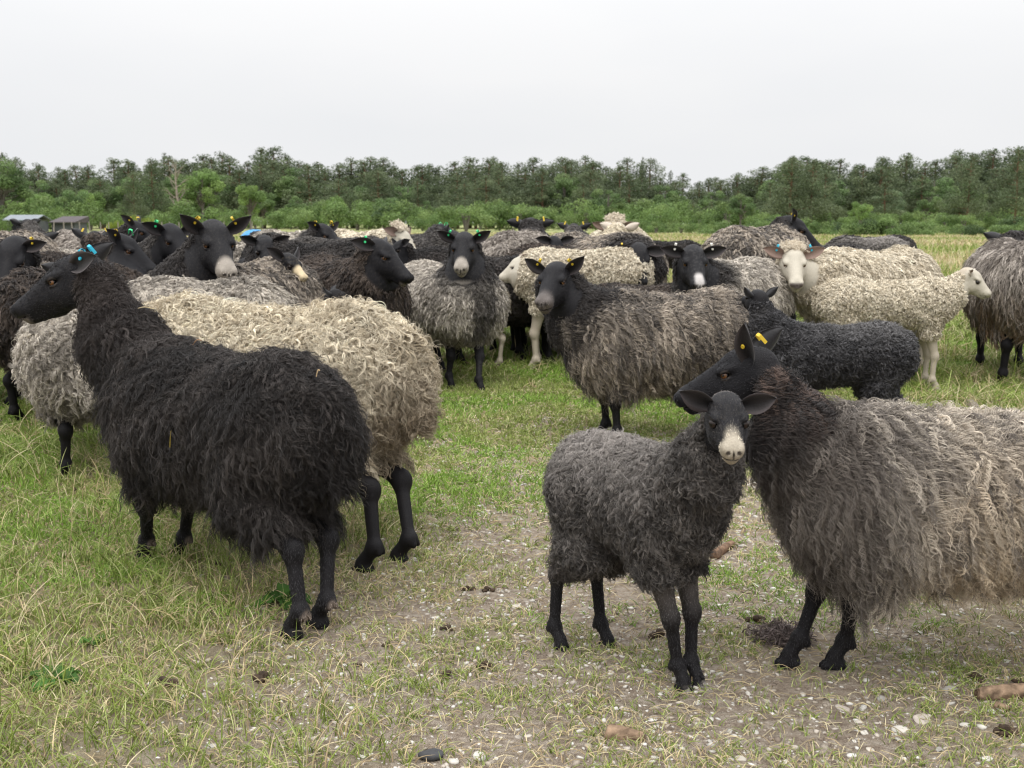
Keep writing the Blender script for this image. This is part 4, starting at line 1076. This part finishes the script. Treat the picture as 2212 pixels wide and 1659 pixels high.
# c) flowering stems
n = 420
x, y = wedge(n * 5, 1.95, 9, pw=.7); k = rng.random(len(x)) < longg(x, y) * .8 + .01; x, y = x[k][:n], y[k][:n]
h = rng.uniform(.14, .30, len(x)); P, Rr = blades(x, y, h, np.maximum(.0010, y / 1111 * .35) * np.ones(len(x)), .55, 7, curl=.9)
Rr = Rr * np.array([1, 1, .9, .8, 1.5, 2.0, 1.2]); 
tag(curves_obj('grass_stems', P, Rr, gcol(len(x), np.full(len(x), .6), 0 * x), M_grass), 'seed-headed grass stems leaning over the turf', 'grass', kind='stuff')
# d) dead litter lying flat
x, y = wedge(46000, 1.9, 8, pw=.5); k = rng.random(len(x)) < .75; x, y = x[k], y[k]; n = len(x)
an = rng.uniform(0, 6.283, n); L_ = rng.uniform(.012, .06, n); t_ = np.linspace(0, 1, 3)[None, :, None]
d = np.stack([np.cos(an), np.sin(an), rng.normal(0, .10, n)], 1)
P = np.stack([x, y, terrain(x, y) + .003 + rng.random(n) * .006], 1)[:, None] + d[:, None] * L_[:, None, None] * t_ + np.array([0, 0, 1.0]) * (rng.uniform(0, .012, n)[:, None, None] * np.sin(t_ * 3.14))
tag(curves_obj('dead_grass', P, np.maximum(.0008, y / 1111 * .30)[:, None] * np.ones(3), STRAW[rng.choice(3, n)] * rng.uniform(.5, 1.15, (n, 1)), M_grass), 'straw and dead blades littering the soil', 'litter', kind='stuff')
# e) far meadow
x, y = wedge(170000, 11.5, 95, side=.58, extra=3, pw=.25)
h = rng.uniform(.10, .24, len(x)) * (1 + .004 * y); w = y / 1111 * .45 * rng.uniform(.7, 1.4, len(x))
P, Rr = blades(x, y, h, w, .5, 3)
straw = np.clip(.42 + .42 * wav(x, y, 5, 43) + .2 * wav(x, y, 1.3, 44), .05, .9)
tag(curves_obj('far_meadow_grass', P, Rr, gcol(len(x), straw, 0 * x), M_grass), 'open meadow of green and yellowing grass beyond the flock', 'grass', kind='stuff')

# ---- broad-leaved weeds
def weed(px, py, nleaf, L0, label, seed, c=(.07, .16, .03)):
    r_ = np.random.default_rng(seed); root = empty('dock_plant', tuple(ground(px, py))); tag(root, label, 'plant')
    for i in range(nleaf):
        an = 6.283 * i / nleaf + r_.normal(0, .3); L = L0 * r_.uniform(.6, 1.15); W = L * .24; el = r_.uniform(.35, .9)
        V, F = [], []; nu, nv = 8, 5
        d = np.array([math.cos(an), math.sin(an), 0]); sd_ = np.array([-math.sin(an), math.cos(an), 0])
        for k_ in range(nu):
            t_ = k_ / (nu - 1); w_ = W * math.sin(math.pi * min(1, t_ * .95 + .04)) ** .8
            for j in range(nv):
                v = -1 + 2 * j / (nv - 1)
                V.append(d * (L * t_ * (1 - .1 * t_)) + sd_ * v * w_ + np.array([0, 0, L * (el * t_ - (el + .12) * t_ * t_ * .9) + abs(v) * .25 * w_ + .006 * math.sin(t_ * 14 + v * 3 + i) + .006]))
        for k_ in range(nu - 1):
            for j in range(nv - 1): F.append((k_ * nv + j, k_ * nv + j + 1, (k_ + 1) * nv + j + 1, (k_ + 1) * nv + j))
        cc = np.array(c) * r_.uniform(.75, 1.35)
        obj('leaf', mesh_from('leaf', np.array(V), F, M_leaf, cols=np.broadcast_to(cc, (len(V), 3))), root)
weed(118, 1478, 10, .085, 'dark green rosette of broad leaves at lower left', 4)
weed(612, 1300, 10, .10, 'leafy green weed behind the black ewe hind hoof', 5)
weed(205, 1392, 5, .05, 'small leafy sprig in the long grass at left', 6)

# ---- trees
M_trunk = plain('pine_bark', (.16, .095, .06), .9, .15, .35, 4)
M_trunk2 = plain('grey_bark', (.17, .15, .13), .9, .15, .3, 4)
def leafcloud(cen, rad, n, size, cols, r_, jitter=.25, flat=1.0):
    """leaf-sized quads through ellipsoid clumps: cen (m,3), rad (m,3)"""
    m_ = len(cen); vol = rad.prod(1) ** (2 / 3); ci = r_.choice(m_, n, p=vol / vol.sum())
    d = r_.normal(0, 1, (n, 3)); d /= np.linalg.norm(d, axis=1)[:, None]
    p = cen[ci] + d * rad[ci] * (r_.random((n, 1)) ** .28)
    nn = d + r_.normal(0, .8, (n, 3)) + np.array([0, 0, .5]); nn /= np.linalg.norm(nn, axis=1)[:, None]
    e1 = np.cross(nn, r_.normal(0, 1, (n, 3))); e1 /= np.linalg.norm(e1, axis=1)[:, None]; e2 = np.cross(nn, e1)
    s_ = (size * r_.uniform(.5, 1.3, n))[:, None]
    V = np.stack([p - e1 * s_, p + e2 * s_ * .6 * flat, p + e1 * s_, p - e2 * s_ * .6 * flat], 1).reshape(-1, 3)
    F = np.arange(n * 4).reshape(-1, 4)
    tone = (np.array(cols)[r_.choice(len(cols), m_)] * r_.uniform(.8, 1.2, (m_, 1)))[ci] * r_.uniform(.7, 1.35, (n, 1))
    return V, F, np.repeat(tone, 4, 0)
def tubes(paths, radii, sides=6):
    V, F = [], []
    for p, r_ in zip(paths, radii):
        b0 = len(V); p = np.asarray(p, float)
        for i, c in enumerate(p):
            d = p[min(i + 1, len(p) - 1)] - p[max(i - 1, 0)]; d /= np.linalg.norm(d) + 1e-9
            e1 = np.cross(d, (.3, 1, .1)); e1 /= np.linalg.norm(e1); e2 = np.cross(d, e1)
            for j in range(sides):
                an = 6.283 * j / sides; V.append(c + r_[i] * (e1 * math.cos(an) + e2 * math.sin(an)))
        for i in range(len(p) - 1):
            for j in range(sides): F.append((b0 + i * sides + j, b0 + i * sides + (j + 1) % sides, b0 + (i + 1) * sides + (j + 1) % sides, b0 + (i + 1) * sides + j))
    return np.array(V), F
PINEC = [(.10, .128, .064), (.12, .15, .076), (.14, .172, .088), (.084, .112, .056)]  # pine greens lightened, distance haze put into the colour
DECC = [(.12, .185, .07), (.145, .215, .08), (.17, .235, .09), (.10, .16, .06)]  # broadleaf greens lightened for haze too
LIGHTC = [(.17, .26, .08), (.21, .30, .09), (.15, .23, .07)]
BUSHC = [(.14, .21, .065), (.18, .25, .085), (.11, .175, .055)]
WILLC = [(.14, .20, .10), (.12, .18, .09), (.17, .23, .12)]
def make_tree(kind, seed):
    """unit height 1 tree meshes (crown, trunk)"""
    r_ = np.random.default_rng(seed)
    if kind == 'pine':
        cen, rad, br, brr = [], [], [], []
        n = 26; lowest = r_.uniform(.10, .26)
        for i in range(n):
            t_ = lowest + (1 - lowest) * (i + .5) / n; sp = .27 * (1 - (t_ - lowest) / (1 - lowest)) ** .62 * r_.uniform(.45, 1.2) + .012
            an = i * 2.4 + r_.normal(0, .4); c = np.array([math.cos(an) * sp * .8, math.sin(an) * sp * .8, t_ * .985 + r_.normal(0, .012)])
            cen.append(c); rr = .5 * sp + .028; rad.append([rr, rr, rr * .62 + .014]); br.append([(0, 0, t_ - .04), c * np.array([.9, .9, 1])]); brr.append([.006, .002])
        cen.append([0, 0, .955]); rad.append([.035, .035, .045])
        V, F, C = leafcloud(np.array(cen), np.array(rad), 8000, .0105, PINEC, r_)
        TV, TF = tubes([[(0, 0, -.02), (.008, .004, .35), (-.004, .004, .7), (0, 0, .96)]] + br, [[.017, .013, .009, .003]] + brr)
    elif kind == 'spruce':
        cen, rad = [], []
        for i in range(30):
            t_ = .08 + .90 * i / 29; sp = .17 * (1 - t_) ** .8 + .006; an = i * 2.4
            for q in range(2): cen.append([math.cos(an + q * 3.1) * sp * .6, math.sin(an + q * 3.1) * sp * .6, t_ - .01]); rad.append([sp * .55 + .008, sp * .55 + .008, .022])
        V, F, C = leafcloud(np.array(cen), np.array(rad), 5000, .010, PINEC[:2] + PINEC[3:], r_)
        TV, TF = tubes([[(0, 0, -.02), (0, 0, .5), (0, 0, .98)]], [[.015, .009, .002]])
    elif kind in ('broad', 'light', 'willow'):
        cen, rad, br, brr = [], [], [], []; n = 24
        for i in range(n):
            d = r_.normal(0, 1, 3); d /= np.linalg.norm(d); d[2] = abs(d[2]) * 1.1 - .35
            wdt = .25 if kind != 'light' else .21
            c = np.array([d[0] * wdt, d[1] * wdt, .56 + d[2] * .33]) * r_.uniform(.75, 1.08); c[2] = min(max(c[2], .13), .92)
            cen.append(c); rr = r_.uniform(.06, .115); rad.append([rr, rr, rr * .8]); br.append([(0, 0, .22 + .3 * r_.random()), c]); brr.append([.009, .003])
        V, F, C = leafcloud(np.array(cen), np.array(rad), 7500, .0125, {'broad': DECC, 'light': LIGHTC, 'willow': WILLC}[kind], r_)
        TV, TF = tubes([[(0, 0, -.02), (.01, 0, .3), (0, .01, .75)]] + br, [[.020, .015, .005]] + brr)
    else:   # bush, unit height 1, width ~1.6
        cen, rad = [], []
        for i in range(16):
            an = r_.uniform(0, 6.28); q = r_.random() ** .6 * .65; z = r_.uniform(.2, .80) * (1 - .4 * q)
            cen.append([math.cos(an) * q, math.sin(an) * q, z]); rr = r_.uniform(.16, .30); rad.append([rr, rr, rr * .8])
        V, F, C = leafcloud(np.array(cen), np.array(rad), 4500, .026, BUSHC if kind == 'bush' else [(.20, .24, .035), (.17, .22, .03)] if kind == 'yellowbush' else [(.05, .085, .035), (.07, .11, .04)], r_)
        V[:, 2] = np.maximum(V[:, 2], 0)
        TV, TF = tubes([[(0, 0, -.05), (.1 * math.cos(q), .1 * math.sin(q), .5)] for q in range(6)], [[.03, .012]] * 6, 5)
    cm = mesh_from('crown', V, F, M_leaf, smooth_=False, cols=C)
    tm = mesh_from('trunk', TV, TF, M_trunk if kind == 'pine' else M_trunk2)
    return cm, tm
KINDS_ = {k_: [make_tree(k_, s_) for s_ in range(sd0, sd0 + nv_)] for k_, sd0, nv_ in (('pine', 100, 6), ('spruce', 120, 2), ('broad', 130, 4), ('light', 140, 3), ('willow', 150, 2), ('bush', 160, 4), ('yellowbush', 170, 1), ('darkbush', 175, 2))}
NAMES = dict(pine='pine_tree', spruce='spruce_tree', broad='broadleaf_tree', light='birch_tree', willow='willow_tree', bush='bush', yellowbush='bush', darkbush='bush')
def plant(kind, x, y, h, label, cat, group=None, wide=1.0, z=None):
    v = KINDS_[kind][rng.integers(len(KINDS_[kind]))]
    root = empty(NAMES[kind], (x, y, float(terrain(x, y)) if z is None else z), rng.uniform(0, 6.28)); tag(root, label, cat, group)
    o1 = obj('crown', v[0], root); o2 = obj('trunk', v[1], root)
    for o in (o1, o2): o.scale = (h * wide, h * wide, h)
    return root
def top_to_h(py, Y):  # height of a tree at distance Y whose top shows at row py
    return CAM_H + (349.5 + 480 - 829.5 + (480 - py)) / FOC * Y / CP * 1.0
# skyline rows (top edge of the wood, read from left to right)
SKX = [-200, 0, 60, 120, 200, 260, 330, 420, 520, 600, 640, 700, 760, 840, 900, 960, 1050, 1100, 1170, 1260, 1340, 1400, 1470, 1560, 1640, 1690, 1760, 1850, 1920, 2000, 2080, 2140, 2212, 2420]
SKY_ = [350, 345, 358, 362, 362, 358, 345, 345, 342, 335, 345, 352, 362, 350, 360, 358, 352, 348, 350, 352, 358, 362, 375, 388, 372, 345, 342, 350, 345, 345, 330, 332, 322, 318]
def sky_at(px): return float(np.interp(px, SKX, SKY_))
rows = [(222, 84, -3, 'pine'), (210, 66, 6, 'pine'), (197, 50, 20, 'mix'), (183, 34, 42, 'front')]
for Y, n, drop, kd in rows:
    for i in range(n):
        px = -260 + (2212 + 520) * (i + .5 + rng.uniform(-.45, .45)) / n
        x = (px - 1106) / FOC * Y; yv = Y + rng.uniform(-4, 4)
        leftish = smooth(1150, 300, px)
        if kd == 'pine': kind = 'pine' if rng.random() < .93 else 'spruce'
        elif kd == 'mix': kind = 'broad' if rng.random() < .15 + .55 * leftish else 'pine'
        else: kind = ['broad', 'light', 'willow'][rng.choice(3, p=[.55, .3, .15])] if rng.random() < .35 + .55 * leftish else 'pine'
        pk = sky_at(px) + drop + rng.uniform(-12, 16) + (22 if kd == 'front' and kind != 'pine' else 0)
        h = top_to_h(pk, yv)
        nm = {'pine': 'dark green pine', 'spruce': 'pointed dark spruce', 'broad': 'mid green broadleaf tree', 'light': 'light green birch-like tree', 'willow': 'pale grey-green willow'}[kind]
        ro = {-3: 'deep in the wood at the skyline', 6: 'in the second rank of the wood', 20: 'inside the edge of the wood', 42: 'at the near edge of the wood'}[drop]
        plant(kind, x, yv, h, f'{nm} {ro}', 'tree', f'{nm}s {ro}', wide=1.3 if kind != 'pine' else rng.uniform(1.35, 1.9))
# singled-out trees: (kind, px, base row distance, top row, label, width)
for kind, px, Y, tp, lab, wd_ in [
    ('broad', 18, 150, 330, 'tall dense dark broadleaf tree at the left edge above the shed', 1.15),
    ('broad', 165, 150, 392, 'round green tree right of the grey shed', 1.2),
    ('light', 100, 165, 398, 'yellow-green tree behind the grey shed', 1.2),
    ('light', 205, 165, 388, 'pale green tree behind the round green tree', 1.1),
    ('pine', 300, 160, 372, 'rust-trunked pine left of the bare dead tree', .9),
    ('pine', 340, 170, 345, 'dark pine just behind the bare dead tree', 1.0),
    ('light', 445, 165, 335, 'tall pale green tree above the amber-eyed ewe', 1.0),
    ('light', 547, 150, 380, 'feathery green tree above the blue tarpaulin', 1.0),
    ('light', 727, 150, 405, 'light green young tree left of the silver ewe', .9),
    ('willow', 830, 150, 432, 'low grey-green willow in the middle of the tree line', 1.2),
    ('broad', 1310, 160, 398, 'broad pale green tree right of centre before the pines', 1.5),
    ('broad', 1595, 160, 412, 'fresh green tree at the foot of the dip in the skyline', 1.2),
    ('pine', 1700, 150, 342, 'big spreading pine right of the dip in the skyline', 1.4),
    ('pine', 1745, 152, 350, 'second spreading pine beside the big one', 1.3),
    ('light', 1850, 110, 418, 'solitary light green birch standing before the dark pines', 1.0),
    ('light', 1672, 130, 452, 'small pale tree behind the raised black head', .9),
    ('pine', 2080, 150, 345, 'tall pine with bare reddish trunk at far right', 1.1),
    ('pine', 2180, 145, 325, 'tallest pine near the right edge', 1.1),
    ('spruce', 1383, 205, 343, 'thin spire of a spruce rising above the skyline', .8)]:
    plant(kind, (px - 1106) / FOC * Y, Y, top_to_h(tp, Y), lab, 'tree', wide=wd_)
# bare dead tree
def dead_tree(px, Y, tp, label):
    r_ = np.random.default_rng(9); h = top_to_h(tp, Y); x = (px - 1106) / FOC * Y
    root = empty('dead_tree', (x, Y, float(terrain(x, Y)))); tag(root, label, 'tree')
    V, F = tubes([[(0, 0, -.2), (.1, 0, h * .4), (-.1, 0, h * .75), (.1, 0, h)]], [[.22, .17, .1, .03]]); obj('trunk', mesh_from('trunk', V, F, M_dead), root)
    for i in range(16):
        z = h * (.3 + .65 * i / 16); an = i * 2.4; L = (h * .22) * (1 - .5 * i / 16)
        p = np.array([0, 0, z]); d = np.array([math.cos(an), math.sin(an) * .6, .9]); d /= np.linalg.norm(d); q = p + d * L
        paths = [[p, p + d * L * .5 + [0, 0, -.1], q]]; rd = [[.07, .045, .02]]
        for k_ in range(4):
            s_ = p + d * L * (.4 + .15 * k_); e = s_ + (d + r_.normal(0, .6, 3)) * L * .35; paths.append([s_, e]); rd.append([.03, .012])
        V, F = tubes(paths, rd, 4); obj('branch', mesh_from('branch', V, F, M_dead), root)
M_dead = plain('dead_wood', (.27, .23, .19), .9, .15, .25, 3)
dead_tree(392, 140, 352, 'bare dead tree with grey branches left of the amber-eyed ewe')
# bushes along the foot of the wood
for i in range(74):
    px = -200 + 2600 * (i + .5 + rng.uniform(-.4, .4)) / 74; Y = rng.uniform(138, 172); h = rng.uniform(2.6, 5.2)
    if px > 1650: h *= .7
    plant('bush', (px - 1106) / FOC * Y, Y, h, 'light green bush along the foot of the wood', 'bush', 'light green bushes along the foot of the wood', wide=rng.uniform(.9, 1.3))
for i in range(34):
    px = 1340 + 1050 * (i + .5 + rng.uniform(-.4, .4)) / 34; Y = rng.uniform(72, 88) + (1400 - min(px, 1400)) * .1; h = rng.uniform(1.1, 1.9)
    if px < 1560: Y += 22
    plant('bush' if rng.random() < .7 else 'darkbush', (px - 1106) / FOC * Y, Y, h, 'low green thicket bush at the far side of the meadow on the right', 'bush', 'low thicket bushes at right', wide=rng.uniform(1.1, 1.6), z=-.1)
plant('yellowbush', (305 - 1106) / FOC * 95, 95, 1.9, 'bright yellow-green rounded bush behind the back row', 'bush', wide=.85)
plant('yellowbush', (262 - 1106) / FOC * 100, 100, 1.4, 'smaller yellow-green bush left of the rounded one', 'bush', wide=.8)
plant('bush', (8 - 1106) / FOC * 95, 95, 2.0, 'elder bush with white blossom at the left edge beside the shed', 'bush', wide=.8)
plant('bush', (170 - 1106) / FOC * 110, 110, 2.6, 'round green bush right of the shed', 'bush', wide=.8)
# ---- shed, fence posts, tarpaulin
M_roof = plain('grey_roof', (.19, .21, .235), .6, .3, .12, 1.5); M_roof2 = plain('brown_roof', (.085, .072, .075), .8, .2, .2, 1.5); M_shedwall = plain('shed_wall', (.09, .095, .10), .8, .2, .2, 1.5); M_open_shade = plain('shed_opening_shade', (.02, .02, .022), .9, .1, .1)
def boxmesh(name, lo, hi, mat, parent=None, slope=0.0):
    x0_, y0_, z0_ = lo; x1_, y1_, z1_ = hi
    V = np.array([(x0_, y0_, z0_), (x1_, y0_, z0_), (x1_, y1_, z0_), (x0_, y1_, z0_), (x0_, y0_, z1_), (x1_, y0_, z1_), (x1_, y1_, z1_ + slope), (x0_, y1_, z1_ + slope)])
    return obj(name, mesh_from(name, V, [(3, 2, 1, 0), (4, 5, 6, 7), (0, 1, 5, 4), (1, 2, 6, 5), (2, 3, 7, 6), (3, 0, 4, 7)], mat, smooth_=False), parent)
Y = 100.0; X = lambda px: (px - 1106) / FOC * Y
sh_ = empty('shed', (X(55), Y, -.1)); tag(sh_, 'low grey shed with pale metal roof behind the left flock', 'shed')
w_ = X(82) - X(22)
boxmesh('wall', (-w_ / 2, 0, 0), (w_ / 2, 3, 1.35), M_shedwall, sh_)
boxmesh('opening_shade', (-w_ / 2 + .25, -.02, 0.05), (-.25, .05, 1.15), M_open_shade, sh_)  # near-black slab on the solid wall, painted shade of a dark interior
V = np.array([(-w_ / 2 - .25, -.35, 1.36), (w_ / 2 + .25, -.35, 1.36), (w_ / 2 + .25, 1.5, 1.82), (-w_ / 2 - .25, 1.5, 1.82), (w_ / 2 + .25, 3.3, 1.36), (-w_ / 2 - .25, 3.3, 1.36)])
V = np.concatenate([V, V + [0, 0, .06]])
obj('roof', mesh_from('roof', V, [(0, 3, 2, 1), (3, 5, 4, 2), (6, 7, 8, 9), (9, 8, 10, 11), (0, 1, 7, 6), (4, 5, 11, 10), (1, 2, 8, 7), (2, 4, 10, 8), (0, 6, 9, 3), (3, 9, 11, 5)], M_roof, smooth_=False), sh_)
sh2 = empty('shed', (X(106), Y + 4, -.1)); tag(sh2, 'brown roofed outbuilding right of the pale metal roof', 'shed')
boxmesh('wall', (-1.0, 0, 0), (1.15, 3, 1.15), M_shedwall, sh2); boxmesh('roof', (-1.15, -.3, 1.16), (1.3, 3.2, 1.24), M_roof2, sh2, slope=.55)
M_post = plain('weathered_post', (.26, .23, .20), .9, .15, .2, 8)
r5 = np.random.default_rng(3)
for i, px in enumerate(range(128, 560, 19)):
    V, F = tubes([[(0, 0, -.2), (.0, 0, .8), (0, 0, 1.25)]], [[.05, .05, .035]], 7)
    xx_ = (px + r5.uniform(-4, 4) - 1106) / FOC * 92
    o = obj('fence_post', mesh_from('fence_post', V, F, M_post), loc=(xx_, 92, -.08)); o.rotation_euler = (r5.normal(0, .04), r5.normal(0, .06), 0)
    tag(o, 'thin weathered fence post at the far side of the left meadow', 'fence post', 'fence posts beyond the left flock')
# tarpaulin: draped dome
nu, nv = 24, 12; V, F = [], []
for i in range(nv):
    for j in range(nu):
        ph = (i / (nv - 1)) * math.pi / 2; an = 6.283 * j / nu; rr = math.sin(ph)
        V.append((rr * math.cos(an) * 1.0 * (1 + .06 * math.sin(an * 3)), rr * math.sin(an) * .6, math.cos(ph) * .68 * (1 + .08 * math.sin(an * 4 + ph * 5))))
for i in range(nv - 1):
    for j in range(nu): F.append((i * nu + j, (i + 1) * nu + j, (i + 1) * nu + (j + 1) % nu, i * nu + (j + 1) % nu))
o = obj('tarpaulin', mesh_from('tarpaulin', np.array(V), F, plain('tarp_blue', (.03, .24, .52), .4, .5, .12, 3)), loc=((556 - 1106) / FOC * 62, 62, .0)); tag(o, 'bright blue tarpaulin covering something low beyond the cream backs', 'tarpaulin')
print('setting', time.time() - T_SHEEP)

# ---- stalks of straw caught in the black fleece
FR = FLEECE_ROOTS[0]; fd_ = FR - np.array([0, 0, CAM_H]); 
ppx = 1106 + FOC * fd_[:, 0] / (fd_[:, 1] * CP - fd_[:, 2] * SP); ppy = 829.5 - FOC * (fd_[:, 1] * SP + fd_[:, 2] * CP) / (fd_[:, 1] * CP - fd_[:, 2] * SP)
for (px, py, L_, an, c_, lab) in [(330, 655, .075, .1, (.55, .45, .28), 'pale bent straw stalk lying on the black ewe withers'), (365, 962, .05, 1.4, (.35, .26, .05), 'yellow sprig caught in the flank of the black ewe'), (452, 700, .035, .5, (.30, .17, .09), 'short brown stalk on the black ewe back'), (690, 815, .02, 1.0, (.5, .36, .2), 'tiny curl of straw on the black ewe rump')]:
    q = (ppx - px) ** 2 + (ppy - py) ** 2; cand = np.argsort(q)[:14]; r0 = FR[cand[np.argmin(FR[cand, 1])]]
    t_ = np.linspace(0, 1, 8); off = (r0 - [0, 0, CAM_H]); off /= -np.linalg.norm(off)
    ctr = r0 + off * .055 + [0, 0, .012]
    P = ctr + np.stack([np.cos(an) * (t_ - .5) * L_, -.2 * (t_ - .5) * L_, np.sin(an) * (t_ - .5) * L_ + .010 * np.sin(t_ * 3.1)], 1)
    V, F = tubes([P], [np.full(8, .0014)], 5)
    tag(obj('straw', mesh_from('straw', V, F, M_stone, cols=np.broadcast_to(c_, V.shape))), lab, 'straw')
